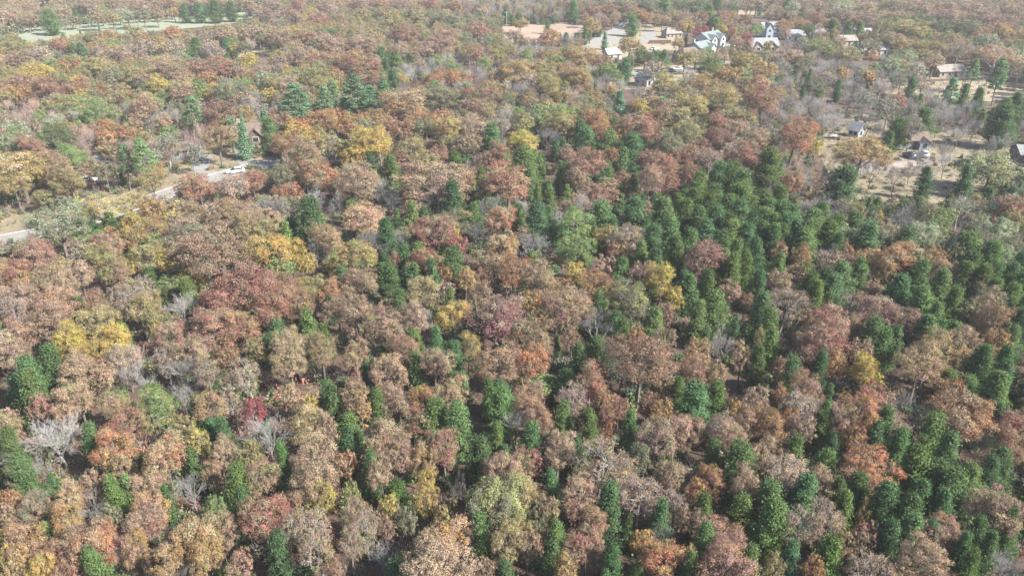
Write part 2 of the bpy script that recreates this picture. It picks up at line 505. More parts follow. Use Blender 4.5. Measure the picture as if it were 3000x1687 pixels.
def cedar(seed, n_leaf, size, conical=0.0):
    """a juniper 10 m tall, 4.4 m across"""
    rng = np.random.default_rng(seed)
    M = 250
    C, Nn, V, H, A = [], [], [], [], []
    azn = rng.uniform(0.7, 1.15, 7)
    per = n_leaf // M
    for i in range(M):
        h = 0.5 + 9.0 * (i + rng.random()) / M
        t = h / 10.0
        prof = (1 - t) ** (0.56 + conical * 0.5) * min(1.0, 0.45 + t * 2.4) * (1.12 + 0.3 * conical)
        az = rng.uniform(0, 2 * math.pi)
        u = az / (2 * math.pi) * 7
        k = azn[int(u) % 7] * (1 - u % 1) + azn[(int(u) + 1) % 7] * (u % 1)
        k *= 1 + 0.18 * math.sin(h * 2.3 + seed + az * 2)
        R = 2.2 * prof * k * rng.uniform(0.5, 1.2)
        tip = np.array([math.cos(az) * R, math.sin(az) * R, h + 0.32 * R * (1 - conical)])
        ax = unit(np.array([math.cos(az), math.sin(az), 0.75 - conical * 0.6]))
        s = rng.uniform(0, 1, (per, 1)) ** 0.7
        c = tip - ax * s * min(R, 1.2) + rng.normal(size=(per, 3)) * (0.17 + 0.2 * s)
        C.append(c)
        Nn.append(np.array([math.cos(az) * .8, math.sin(az) * .8, 0.55]) + rng.normal(size=(per, 3)) * 0.55)
        A.append(np.repeat(ax[None], per, 0))
        bv = rng.random()
        V.append(np.clip(rng.normal(0.5 + (bv - .5) * 0.5, 0.16, per), 0, 1))
        H.append(np.full(per, bv * 0.45))
    C, Nn, V, H, A = map(np.concatenate, (C, Nn, V, H, A))
    crown = leaf_mesh("crown", C, Nn, rng.uniform(0.6, 1.2, len(C)) * size, V, H, M_NEEDLE, rng, 2.0, A)
    g = Geo()
    g.tube([(0, 0, -0.2), (0, 0, 1), (0.05, 0.04, 5), (0, 0, 9.3)], [0.24, 0.16, 0.10, 0.02], 5)
    for k in range(26):
        h = 0.8 + k * 0.3
        a = k * 2.4
        R = 1.5 * (1 - h / 10)
        g.tube([(0, 0, h), (math.cos(a) * R, math.sin(a) * R, h + 0.35 * R)], [0.04, 0.015], 3)
    return g, crown

def pine(seed, n_leaf, size):
    """an open pine 14 m tall, 6 m across, foliage in separate pads on a visible trunk"""
    rng = np.random.default_rng(seed)
    g = Geo()
    g.tube([(0, 0, -0.2), (0.05, 0, 3), (-0.05, 0.1, 8), (0.0, 0.05, 13.2)], [0.26, 0.20, 0.14, 0.03], 6)
    K = 34
    C, Nn, V, H = [], [], [], []
    per = n_leaf // K
    for i in range(K):
        h = 5.6 + 8.0 * (i + 0.5) / K
        t = (h - 5.6) / 8.4
        R = 3.1 * (1 - t) ** 0.75 * min(1, 0.55 + t * 1.8) * rng.uniform(0.5, 1.05)
        a = i * 2.4 + rng.uniform(-.5, .5)
        p = np.array([math.cos(a) * R, math.sin(a) * R, h + rng.uniform(-.2, .4)])
        g.tube([(0, 0, h - 0.25), p * np.array([.55, .55, 1]), p], [0.06, 0.04, 0.02], 3)
        r = rng.uniform(0.65, 1.1)
        d = unit(rng.normal(size=(per, 3)))
        C.append(p + d * rng.uniform(0.3, 1.0, (per, 1)) * r * np.array([1.15, 1.15, 0.62]))
        Nn.append(d + rng.normal(size=(per, 3)) * 0.5 + np.array([0, 0, 0.5]))
        bv = rng.random()
        V.append(np.clip(rng.normal(0.5 + (bv - .5) * .4, 0.2, per), 0, 1))
        H.append(np.full(per, bv * 0.45))
    C, Nn, V, H = map(np.concatenate, (C, Nn, V, H))
    crown = leaf_mesh("crown", C, Nn, rng.uniform(0.6, 1.2, len(C)) * size, V, H, M_NEEDLE, rng, 1.7)
    return g, crown

def with_trunk(name, g, crown, bark):
    """the tree as one mesh, for the masses of far trees"""
    tm = g.mesh(name, bark)
    a, b = tm, crown
    nv, nf = len(a.vertices), len(a.polygons)
    va = np.zeros(nv * 3, np.float32); a.vertices.foreach_get("co", va)
    vb = np.zeros(len(b.vertices) * 3, np.float32); b.vertices.foreach_get("co", vb)
    la = np.zeros(len(a.loops), np.int32); a.loops.foreach_get("vertex_index", la)
    lb = np.zeros(len(b.loops), np.int32); b.loops.foreach_get("vertex_index", lb)
    ta = np.zeros(nf, np.int32); a.polygons.foreach_get("loop_total", ta)
    tb = np.zeros(len(b.polygons), np.int32); b.polygons.foreach_get("loop_total", tb)
    me = bpy.data.meshes.new(name)
    V = np.concatenate([va, vb]); L = np.concatenate([la, lb + nv]); T = np.concatenate([ta, tb])
    me.vertices.add(len(V) // 3); me.vertices.foreach_set("co", V)
    me.loops.add(len(L)); me.loops.foreach_set("vertex_index", L)
    me.polygons.add(len(T))
    me.polygons.foreach_set("loop_start", np.concatenate([[0], np.cumsum(T)[:-1]]).astype(np.int32))
    me.polygons.foreach_set("loop_total", T)
    me.materials.append(bark); me.materials.append(crown.materials[0])
    me.polygons.foreach_set("material_index", np.concatenate([np.zeros(nf, np.int32), np.ones(len(tb), np.int32)]))
    for nm in ("leaf_value", "bough_value"):
        if nm in b.attributes:
            s = np.zeros(len(b.vertices), np.float32); b.attributes[nm].data.foreach_get("value", s)
            at_ = me.attributes.new(nm, 'FLOAT', 'POINT')
            at_.data.foreach_set("value", np.concatenate([np.zeros(nv, np.float32), s]))
    me.update()
    me.validate()
    return me

LIB = {}       # kind -> list of (trunk mesh, crown mesh)
FAR = {}       # kind -> list of whole-tree meshes
LIB["leafy"], FAR["leafy"] = [], []
LIB["thin"], FAR["thin"] = [], []
LIB["cedar"], FAR["cedar"] = [], []
LIB["spruce"] = []
LIB["round"], FAR["round"] = [], []
LIB["pine"], FAR["pine"] = [], []
for s in range(13):
    g, c = broadleaf(11 + s, 17000, 0.055, False, (0.0, 0.5, 0.9, 0.3)[s % 4])
    LIB["leafy"].append((g.mesh("trunk", M_BARK), c))
for s in range(6):
    g, c = broadleaf(51 + s, 7500, 0.058, True, (0.2, 0.7)[s % 2])
    LIB["thin"].append((g.mesh("trunk", M_TWIG), c))
for s in range(3):
    g, c = broadleaf(91 + s, 12000, 0.07, False, 0.0, True)
    LIB["round"].append((g.mesh("trunk", M_BARK), c))
    g, c = broadleaf(95 + s, 1400, 0.2, False, 0.0, True)
    FAR["round"].append(with_trunk("leafy_tree", g, c, M_BARK))
for s in range(8):
    g, c = cedar(31 + s, 11000, 0.068, (0, 0.25, -0.15, 0.1)[s % 4])
    LIB["cedar"].append((g.mesh("trunk", M_BARK), c))
for s in range(2):
    g, c = cedar(41 + s, 4500, 0.12, 0.9)
    LIB["spruce"].append((g.mesh("trunk", M_BARK), c))
for s in range(3):
    g, c = pine(61 + s, 4200, 0.12)
    LIB["pine"].append((g.mesh("trunk", M_BARK), c))
for key, warm in (("bare_grey", M_TWIG), ("bare_pale", M_TWIG_PALE), ("bare_warm", M_TWIG_WARM)):
    LIB[key], FAR[key] = [], []
    for s in range(4 if key != "bare_warm" else 3):
        g, t = bare(71 + s + len(key) * 5, (0.9, 1.15, 0.75, 1.0)[s], (1.0, 0.8, 1.2, 0.9)[s], 6)
        LIB[key].append((g.mesh("trunk", {"bare_grey": M_BARK, "bare_pale": M_PALE, "bare_warm": M_BARK}[key]), t.mesh("crown", warm)))
        o = Geo()
        o.add(g.v, g.f, 0)
        o.add(t.v, t.f, 1)
        FAR[key].append(o.mesh("bare_tree", [M_BARK, warm]))
for s in range(10):
    g, c = broadleaf(111 + s, 7000, 0.085, False, (0.0, 0.6, 0.9)[s % 3])
    FAR["leafy"].append(with_trunk("leafy_tree", g, c, M_BARK))
for s in range(3):
    g, c = broadleaf(151 + s, 1000, 0.15, True, 0.4)
    FAR["thin"].append(with_trunk("leafy_tree", g, c, M_TWIG))
for s in range(5):
    g, c = cedar(131 + s, 4000, 0.11)
    FAR["cedar"].append(with_trunk("cedar_tree", g, c, M_BARK))

# ---------------------------------------------------------------- which tree stands where
# rows "x y width colours" read off the photograph in blocks, 2.576 block units to a photo pixel
#  leafy colours: b brown, r russet, p dusty pink, d maroon, t tan, o orange, a amber, y gold, l olive yellow, g green, v grey olive,
#  m crimson, s sage, e deep green; a capital is an evergreen: C cedar, S spruce, P pine; w/n/k bare pale, grey, warm; trailing n on a leafy one: thin
BLOCKS = [
(0, 0, """565 100 70 C;130 199 100 Rv;225 181 100 Rt;320 170 110 Re;560 160 110 Rv;680 151 100 Rs;770 142 100 Rt;900 130 110 Rs;1000 120 100 Rv;1110 112 100 Re;1200 104 110 Rv;1290 96 90 Rt;1560 76 110 Re;1680 68 110 Re;1780 62 100 Rv;370 140 150 C;840 130 120 l;1310 90 60 y;1390 80 100 C;1500 75 110 C;1620 65 130 C;1740 65 110 C;1470 350 140 C;620 385 110 C;1700 345 70 C;1840 350 110 v;
60 120 130 t;200 130 120 b;480 90 120 t;720 110 130 b;960 100 130 s;1080 110 120 v;1180 100 110 b;640 40 130 p;860 20 120 b;1060 30 120 p;1250 20 140 r;1450 10 120 p;1650 10 130 p;1850 20 120 b;2050 30 130 p;2250 40 130 r;2450 30 140 p;2000 110 130 p;2200 120 140 pr;2400 130 140 r;
1290 250 130 o;1010 240 130 l;700 270 130 l;460 330 140 r;60 345 150 l;540 460 140 o;700 500 170 l;340 540 130 y;440 570 120 l;840 570 140 v;1000 560 130 l;1250 520 180 p;1510 480 160 r;1650 500 180 r;1740 530 120 r;1900 450 130 y;
1130 340 160 pn;1300 340 150 pn;1590 370 150 pn;1700 250 160 p;1900 240 150 p;2100 280 160 p;2300 260 150 r;2450 320 160 p;2250 420 160 p;2420 440 170 r;900 380 150 p;300 400 150 pn;140 440 160 p;150 620 150 pr;820 270 130 a;
330 650 200 r;560 650 180 r;150 700 150 o;510 790 200 lg;720 840 230 g;880 700 160 l;1080 790 250 t;1200 630 170 y;1250 700 120 g;1380 670 170 t;1560 720 80 y;1720 680 200 v;1980 590 150 s;1560 590 150 o;2350 560 230 l;2420 640 180 l;2150 640 180 t;
190 880 330 kw;1425 850 170 P;1640 850 240 d;1640 1030 230 b;1840 1060 150 S;1820 930 100 S;2045 980 140 C;2230 760 210 P;2440 760 150 P;2530 690 120 P;1930 800 180 n;470 1010 200 e;680 1050 230 k;880 960 150 o;990 940 120 b;1130 900 140 n;
230 1100 210 r;40 1050 130 s;130 1250 330 yt;400 1230 260 b;550 1160 210 g;500 1330 250 l;100 1380 200 l;660 1250 150 b;1070 1160 200 P;930 1200 150 P;1390 1040 180 k;1250 1080 170 vn;1310 1120 90 l;1150 1350 180 l;1190 1280 80 o;880 1290 130 k;
1900 1320 200 r;1500 1400 230 rb;1740 1390 220 tn;1400 1400 160 t;1300 1170 150 k;1440 1150 140 vn;790 1290 120 v;2080 1300 160 v;2480 900 180 o;2230 1000 180 oy;2150 1080 200 r;2300 1150 260 b;2480 1080 180 l;2400 1300 260 ob"""),
(1000, 0, """100 700 230 P;300 690 160 P;490 790 330 at;740 720 250 v;1070 710 290 rv;1050 800 260 b;1350 690 330 n;1560 640 190 la;1300 520 210 a;830 580 120 o;1520 850 180 g;1660 850 160 g;1620 930 200 l;1920 900 220 o;1720 920 150 l;2110 800 130 S;2000 620 240 n;2010 530 150 g;1780 560 200 a;1830 420 220 a;1990 470 170 r;2170 330 180 lo;
2290 430 150 e;2150 500 110 C;2440 440 110 C;2380 440 80 C;2370 500 160 tn;1990 310 60 S;2420 650 220 va;2130 650 170 n;2300 700 150 tn;2230 690 130 n;1590 280 160 o;1300 270 90 p;1880 190 150 a;1840 260 60 C;2200 170 110 C;2300 130 80 o;1560 80 220 n;800 130 180 v;160 100 130 l;340 100 180 l;540 110 150 l;680 130 100 v;400 180 180 l;
1030 210 160 r;780 270 200 p;700 320 220 p;440 240 200 r;100 330 240 p;300 410 100 C;410 450 110 C;1080 310 110 v;1020 390 150 r;1160 400 130 l;1090 470 110 g;1260 380 120 l;200 500 180 r;60 450 200 r;270 620 120 r;390 590 110 C;510 600 160 n;600 560 180 n;1030 570 130 n;930 450 100 n;1490 380 150 n;1330 370 130 n;
120 20 120 p;300 20 130 r;480 20 130 p;650 20 130 r;850 30 120 r;1000 60 130 nv;1130 90 120 n;1300 30 130 n;1750 60 120 C;1900 70 130 r;2030 70 120 r;2250 100 120 o;2100 20 130 v;2300 30 130 v;2450 20 120 C;1240 110 60 C;1560 185 50 C;1700 30 130 p;
240 1060 300 y;440 970 180 r;520 930 160 o;620 960 140 v;790 960 190 a;540 1110 230 lb;450 1180 170 r;230 1230 90 C;390 1280 150 C;960 940 200 bn;1010 1040 150 b;1140 1030 150 C;1380 1060 200 y;1200 1150 200 r;1370 1220 200 C;1230 1220 90 C;1420 1320 120 C;840 1240 140 C;800 1090 120 l;730 1140 130 r;1010 1220 110 n;1090 1200 150 b;640 1340 440 bp;1250 1350 380 rb;960 1330 110 r;1650 1300 90 C;1690 1150 150 p;1880 1220 260 rd;2040 1160 100 o;
1850 1050 150 C;1800 1000 120 C;2020 1080 140 C;2190 1100 150 C;2130 1200 110 C;2400 1230 200 r;2540 1190 130 rd;2260 940 240 rb;2440 870 170 b;1550 1050 200 n;1700 960 150 b;2330 1350 200 p;1770 1330 160 b;2480 1070 200 v;1280 950 240 n;940 1080 170 b;2540 850 200 va;2250 800 120 y;1930 780 130 l;110 1330 300 t;250 1350 100 a;30 930 150 o"""),
(2000, 0, """40 205 110 Ry;130 235 100 m;300 220 90 y;375 240 70 o;250 190 90 C;480 290 80 m;640 350 90 Rl;1000 330 110 g;1180 300 90 t;1350 290 80 Rl;1440 330 120 v;1530 300 100 l;1620 300 110 t;100 425 130 l;185 405 110 g;290 410 110 t;20 440 150 la;590 430 130 v;660 420 110 l;205 300 60 Ry;420 300 90 t;330 270 70 Rg;560 220 110 g;700 210 100 Rg;790 180 110 o;870 170 90 o;950 210 100 e;1130 200 110 C;1250 215 100 C;1340 215 100 C;1120 270 70 C;1150 250 70 o;1310 350 40 C;1195 330 30 C;780 240 90 p;790 330 200 n;900 330 130 vn;1060 390 230 Rgl;1270 390 170 l;820 460 210 Rt;450 360 140 b;380 410 80 l;1550 520 240 Rs;1400 590 160 Rao;1250 500 200 n;960 570 60 C;1170 660 80 C;1430 410 90 o;
1700 220 300 l;1620 180 150 g;1820 150 170 e;1940 190 110 e;1640 330 130 a;1820 370 200 l;1950 320 170 vb;1900 450 150 t;1760 520 150 sn;2080 370 200 pn;2320 310 150 s;2150 200 180 v;2360 420 330 on;2400 560 180 P;2200 530 110 P;2250 590 150 n;
100 40 120 e;250 30 120 C;420 60 120 n;560 20 120 p;800 30 110 C;850 40 120 s;1010 30 120 p;1200 40 150 s;1400 60 140 t;1600 40 140 v;1800 60 140 t;2000 50 150 p;2200 60 150 t;2400 40 150 p;1000 130 120 r;1200 110 120 p;1400 120 130 p;1600 110 130 t;2000 120 150 p;2250 130 150 p;2450 150 160 pr;2400 220 150 a;2250 260 130 r;1500 200 120 l;1420 280 120 l;600 110 110 n;750 110 110 b;480 150 100 r;300 120 100 r;150 130 110 r;200 90 110 C;2500 90 140 p;
230 490 190 g;360 560 180 a;460 560 140 g;490 460 180 la;640 520 180 a;560 640 180 r;620 740 260 rb;730 720 120 a;500 700 120 o;320 770 240 va;90 780 260 la;1620 760 140 r;1730 650 130 C;2040 680 130 P;2130 700 110 C;2240 740 130 C;2420 900 200 C;2450 830 150 C;2530 780 150 C;
870 600 160 n;1000 650 160 v;1100 640 150 n;1280 700 150 n;1500 680 160 n;1850 700 250 n;1700 780 160 n;960 770 180 n;1130 840 180 n;1320 820 200 n;1450 830 180 n;780 780 120 n;900 850 140 n;660 860 150 k;1030 930 100 n;1120 950 110 n;1400 920 150 n;1340 1120 290 a;1080 1180 250 k;840 1010 290 or;960 970 120 o;1000 1100 120 y;1680 1060 110 Rl;1570 1060 70 C;1930 930 180 n;2200 950 280 n;1980 1130 120 n;2330 1280 370 Rsl;2150 1330 100 C;1840 1350 100 C;1190 1380 220 C;640 1240 200 C;1430 1300 200 n;1850 1320 240 n;2300 1130 120 n;1250 1250 100 n;1500 1210 120 n;1720 1290 130 n;1980 1240 120 n;1150 1300 90 k;1360 1230 90 n;1600 1360 150 n;1250 960 110 n;1480 1000 100 n;1150 900 150 n;1560 800 170 vn;1250 770 160 n;1380 730 150 vn;1050 880 130 n;1650 820 170 n;1780 850 160 vn;1920 800 170 n;2060 860 170 n;2180 820 170 n;820 850 140 n;700 800 120 n;1950 640 160 n;1820 620 150 pn;2120 600 140 n;1300 620 150 n;1020 560 130 n;2080 1010 140 n;2450 1060 150 n;1780 1190 100 n;
1740 940 200 vn;1650 930 160 vn;1800 900 140 C;1900 880 160 n;1600 970 120 C;300 1020 220 rd;560 1050 200 b;100 1150 180 r;430 1160 240 rd;60 1010 200 vl;260 900 160 r;200 1200 220 pn;50 1280 130 r;250 1330 180 C;380 1340 180 C;430 1400 180 C;830 1370 160 ob;1000 1340 130 k;120 1400 150 C"""),
(0, 562, """430 230 370 vs;640 165 150 lv;760 110 200 yn;980 70 200 yn;600 300 160 g;1000 220 170 y;830 370 240 rp;1030 340 160 a;1140 120 170 ao;1170 260 200 a;1170 370 120 g;1400 300 250 tv;1650 430 420 b;1420 430 240 b;1130 470 200 l;1280 500 150 y;260 440 260 rp;600 430 180 bn;600 620 200 t;750 500 200 l;850 580 200 bl;970 540 120 y;120 620 220 ro;330 620 200 b;430 720 200 t;120 760 250 p;80 870 200 pn;420 850 280 tr;330 970 300 bp;
2000 420 320 ya;2190 430 200 y;2300 530 130 y;2120 550 170 g;1850 160 250 b;1700 180 250 tb;1850 270 240 lb;2020 270 220 l;2340 190 250 C;2170 320 110 C;2440 320 200 b;2380 430 170 w;2500 140 80 n;1500 150 200 b;1820 680 420 rd;1700 800 300 rd;2000 860 280 r;1600 1000 300 rp;1850 1020 260 r;2150 680 220 d;2120 830 250 r;2300 850 200 d;2350 720 190 l;960 830 180 bn;950 800 250 bn;720 820 200 pr;740 930 240 l;1050 870 250 lb;1150 950 150 l;520 1130 260 y;820 1110 240 y;700 1200 200 ya;1180 1060 70 y;1280 1050 200 b;1380 890 280 w;1100 700 170 pn;
1420 1210 260 p;1240 1250 200 pn;1390 1370 220 w;1950 1170 160 l;2220 1120 260 lt;1720 1230 160 r;2340 980 110 C;2460 1090 90 C;220 1370 200 C;390 1310 200 C;560 1340 270 t;900 1250 200 tn;960 1350 200 n;100 1080 250 tr;60 1180 230 pt;2430 1200 220 b;2180 1280 220 tb;2540 880 200 bp;2500 700 200 ob;1050 1270 180 k;1880 1380 230 bn;760 1380 180 t;1560 1340 220 bn"""),
(1000, 562, """150 180 250 t;90 170 120 ly;380 90 120 w;530 160 110 C;350 320 180 C;360 370 220 w;490 480 110 C;360 640 140 C;700 60 230 n;840 40 180 C;680 280 260 rp;850 210 200 lv;840 330 100 y;880 400 130 rm;660 490 230 r;405 520 90 r;840 540 150 C;690 610 110 C;540 630 100 C;620 740 230 lt;800 610 100 oy;800 730 120 pn;930 650 150 a;1020 320 200 n;990 190 120 C;1180 200 220 ot;1230 400 220 at;1300 600 240 or;1160 560 150 b;1070 640 130 dr;1460 620 220 pb;1210 880 420 dp;1200 960 300 d;1420 820 160 oa;1490 980 140 a;1490 1080 200 b;
1330 190 110 C;1460 210 190 C;1640 220 130 w;1430 400 230 w;1790 250 230 g;1760 430 240 g;1850 510 130 g;1980 340 160 ly;2060 410 160 r;1960 200 200 C;2180 320 260 bn;1770 600 170 y;1900 700 240 ro;1760 830 250 bp;1640 900 260 db;1980 560 170 p;2100 600 120 C;1930 840 120 C;1930 1000 260 w;2180 780 300 vl;2430 660 220 y;2510 810 140 y;2420 920 130 pr;2250 600 180 p;
430 850 130 C;840 930 230 ya;830 810 80 C;150 470 260 al;150 650 260 b;100 880 260 bp;330 980 260 pb;540 930 220 pt;660 960 90 w;720 1130 130 C;950 1170 190 la;700 1280 240 bt;1210 1280 280 br;1450 1230 260 or;1740 1110 140 pr;1780 1270 140 C;1920 1200 150 C;2110 1060 120 C;2240 1100 150 o;2440 1110 160 b;2260 1270 440 bd;2390 980 150 C;1880 1390 250 rb;330 1330 270 bt;100 1210 200 b;570 1320 110 C;180 1370 70 C;480 1180 200 br;1000 1020 140 C;2340 370 180 C;2500 300 180 C;2450 170 200 C;2380 520 130 C;2200 150 200 C;
2050 300 130 C;2270 470 140 C;2540 440 150 C;1350 300 120 b;1560 700 200 b;860 1240 150 C;1330 1080 200 b;1050 760 180 b;420 1080 150 p"""),
(2000, 562, """170 490 290 rd;750 430 130 r;900 480 150 ro;1250 430 100 ob;1410 470 180 to;1640 480 300 ot;1900 500 160 a;1970 600 200 bt;1530 590 170 a;1680 640 100 rp;1240 530 150 pd;1100 540 180 p;1080 470 160 n;740 680 170 pb;350 740 170 pb;480 800 100 r;770 830 240 pn;1330 850 240 pn;1560 930 300 dp;1680 970 260 pd;1430 740 130 dp;1080 980 280 rp;1080 1130 320 rp;1280 1010 200 b;1150 1290 150 o;1330 1190 180 bt;1360 1330 200 y;1440 1370 160 oy;1860 1200 320 ab;1800 1300 300 tb;2120 1100 220 bt;2370 1120 180 ao;2370 980 240 br;2290 820 200 vt;2230 730 100 t;2190 680 120 l;2480 930 180 r;
80 80 170 C;250 60 180 C;430 40 170 C;600 100 180 C;100 220 170 C;270 200 170 C;430 180 170 C;600 240 170 C;760 180 160 C;180 330 160 C;350 330 170 C;500 350 160 C;680 360 170 C;830 280 170 C;980 250 170 C;1100 330 170 C;900 380 160 C;1050 190 150 C;1380 340 180 C;700 60 150 C;560 460 150 C;400 460 140 C;60 380 130 C;1300 270 150 C;1150 400 120 C;1650 370 160 C;
560 700 130 C;590 860 150 C;640 1000 160 C;680 1140 110 C;390 570 140 C;60 730 120 C;180 700 150 C;250 880 180 C;940 700 130 C;1000 780 130 C;1110 870 110 C;1060 680 120 C;1200 660 170 C;1330 620 150 C;1160 740 150 C;1640 780 200 C;1770 760 130 C;1820 850 200 C;1870 960 160 C;1450 1060 160 C;1510 1150 160 C;1590 1110 120 C;1850 1060 180 C;1930 1080 120 C;2180 590 200 C;2360 650 170 C;2370 760 140 C;2250 1280 180 C;2420 1260 150 C;2440 1390 160 C;820 1370 170 C;1010 1310 130 C;600 1290 130 C;100 950 150 C;700 560 140 C;1780 620 150 C;2520 560 200 C;2480 800 150 C;2520 1120 140 C;
1200 180 250 n;1400 200 200 n;1330 140 120 l;1480 190 70 y;1650 200 200 n;1700 260 200 n;2000 190 130 g;1960 250 150 g;1800 340 200 s;2110 290 150 n;2250 250 150 s;2400 300 200 s;2500 210 130 l;2300 380 200 v;2500 420 200 v;2080 740 180 n;1550 290 180 v;2050 450 170 v;1900 420 150 s;2350 120 200 n;2500 80 180 r;2150 130 160 n;1850 150 150 v;1700 110 130 e;1100 100 180 n;960 110 150 n;1480 360 160 v;1250 330 160 s;
90 1180 180 bo;90 1340 200 br;310 1180 220 n;450 1230 180 pb;580 1090 90 l;300 1060 120 n;760 1300 150 rp;240 1360 160 b;900 1130 150 b;20 160 150 C;180 120 150 C;330 130 150 C;510 140 150 C;680 160 150 C;350 270 140 C;520 260 150 C;680 270 150 C;270 400 140 C;450 310 150 C;600 330 150 C;760 360 150 C;890 320 140 C;840 210 140 C;960 330 150 C;1180 270 150 C;480 560 140 C;320 540 120 C;2130 420 180 C;2200 320 170 v;2320 500 170 C;2260 680 170 C;2460 640 160 C;2400 860 160 v;2540 700 160 C;2080 640 160 C;1960 700 150 C;2020 820 150 C;2160 860 160 v;2450 480 160 s;2560 330 170 v;1880 330 160 v;2180 210 160 v;2100 100 170 vn;2560 900 150 C;2480 1020 150 v;1720 560 140 C;2560 1020 160 C;1650 1250 140 n;2280 930 130 b"""),
(0, 1124, """260 50 230 C;590 100 260 t;310 170 180 rp;430 400 360 w;60 300 200 lt;70 470 160 C;60 600 150 w;180 680 180 C;700 420 140 C;930 290 260 rb;880 450 300 o;1230 520 320 ot;1150 220 280 lg;1380 90 200 w;1570 160 220 b;1930 175 150 m;1500 430 160 ly;1690 360 130 C;2030 390 340 w;2300 240 240 lt;2350 140 100 y;2500 120 120 C;2350 520 280 bt;2320 700 300 bt;2420 840 200 ly;1990 690 220 b;1780 720 170 C;1440 610 110 C;1450 800 230 w;1650 520 200 t;1600 660 130 b;1110 720 220 tb;1130 920 230 to;1280 880 100 C;500 880 200 at;690 760 160 rp;820 800 130 to;700 900 220 w;900 840 130 C;240 920 220 tv;60 870 140 o;60 1010 130 t;500 1000 200 a;
600 1200 330 rp;420 1300 250 r;730 1170 300 ot;1040 1080 270 rp;150 1180 260 to;70 1330 150 yl;310 1390 200 ya;520 1360 200 rp;740 1390 180 C;940 1330 180 n;1420 1130 350 at;1500 1270 250 a;1600 960 180 g;1980 1010 300 rb;2180 960 200 rb;2300 1100 300 bn;2100 1240 170 C;1820 1320 180 tr;2400 1200 250 bn;2510 1350 100 pr;1280 1280 220 at;1040 1250 200 to;1700 1080 200 b;120 1420 180 a;1380 1390 160 n;830 1010 160 v;1380 330 180 l;480 220 160 t;850 120 200 tl;1750 90 150 bn;1880 520 180 l;940 620 160 b;2180 60 170 b;2440 330 180 t;2120 560 130 C;330 620 130 n;1830 900 140 C;980 800 120 C"""),
(1000, 1124, """100 60 180 b;140 190 180 bo;270 160 130 C;440 100 240 tp;620 120 200 ro;840 60 240 b;930 20 90 C;1110 70 110 C;1220 170 190 C;690 270 200 C;880 290 220 C;1160 400 140 C;780 480 270 rb;540 290 200 rb;290 360 300 bt;380 470 280 pb;620 570 190 at;640 740 120 y;620 870 170 ya;370 870 130 ly;300 650 200 b;1020 520 150 C;1190 600 260 pb;1180 850 450 vl;1370 800 260 lb;1410 600 180 rb;1400 430 180 C;1310 340 200 n;1700 250 130 C;1900 310 130 C;1480 220 220 pr;1970 120 150 r;2000 230 130 r;2090 180 110 r;2020 340 60 o;2170 320 110 C;2310 130 150 rp;2420 200 140 a;1720 100 220 pn;1630 500 270 pt;1950 560 400 bn;2450 520 120 C;2430 380 280 p;1620 760 130 C;1820 830 260 tp;2030 900 180 C;1910 1030 230 r;1850 1170 250 rb;2250 830 280 pn;
2270 1150 180 yo;2450 1280 300 o;2060 1320 140 C;2400 1010 150 C;2430 1170 170 n;1600 1180 160 C;1560 1330 160 C;790 1170 330 to;700 1330 480 bt;820 1050 180 a;560 1250 220 b;320 1080 110 pr;180 1080 220 bn;130 950 200 pb;310 1320 200 w;80 830 110 gl;30 600 140 ot;1090 1400 140 bp;1250 1200 240 lb;1080 1110 170 C;1400 1230 180 b;1560 950 180 b;2120 640 200 bn;2450 700 200 p;2520 900 220 pn;1680 1380 180 a;1300 1060 200 l;60 1180 200 bn;480 1010 160 v;180 640 130 C;60 450 110 C;2260 530 140 v;2560 1000 140 b;1470 1000 150 v;900 760 150 n;750 950 120 a"""),
(2000, 1124, """110 160 220 C;270 110 140 C;400 170 120 oa;740 100 140 ro;930 40 220 pr;940 160 230 pn;450 280 200 bp;640 290 250 bo;780 260 110 o;930 330 180 p;260 300 220 pn;350 400 250 pb;660 500 220 bt;440 600 240 C;60 350 200 tb;830 540 150 C;1090 490 130 C;1080 100 90 C;1320 180 320 ro;1450 80 180 r;1250 290 200 t;1330 400 170 ro;1430 400 120 C;1650 150 150 w;1780 230 180 vn;2080 190 420 ot;2150 330 200 ot;2350 60 200 C;2350 260 110 C;2470 240 200 rp;2480 450 220 rp;1600 460 180 C;1370 620 360 or;1330 720 240 ro;1060 760 240 pt;770 640 330 tn;250 720 200 ro;110 830 180 ro;460 760 220 tp;680 860 210 C;900 830 220 C;1340 830 170 C;1230 930 150 C;1540 930 230 C;1800 650 260 C;1970 520 190 C;2120 720 190 C;1780 880 200 C;2050 830 230 C;1690 1010 200 C;1670 1100 200 C;1540 1170 170 C;
450 980 170 C;650 1030 220 C;150 1170 180 C;100 960 160 C;1060 1030 300 bn;1370 990 100 a;1370 1150 180 rp;910 1090 250 bn;510 1340 150 C;800 1290 140 C;320 1270 200 pr;330 1390 380 pr;1100 1300 200 C;1380 1370 300 bn;1790 1330 340 bt;1950 1060 280 pr;2270 1270 180 C;2350 950 320 pt;2490 1080 150 C;2300 1370 260 w;2400 620 200 C;2080 1210 140 C;50 1300 130 o;60 1380 120 C;990 1400 170 ro;1960 750 180 C;1900 1180 150 C;2200 1130 170 C;540 130 180 p;200 560 150 C;1050 620 150 C;1190 850 160 C;2000 980 180 C;1240 1180 160 b;1620 700 150 n;2440 1370 170 n;2260 450 180 n;660 700 180 t;1500 300 160 C;780 180 140 p;1900 380 200 C;2300 700 180 C;690 1390 160 l;120 1050 140 p;1600 1370 150 n;2150 1380 150 C"""),
]
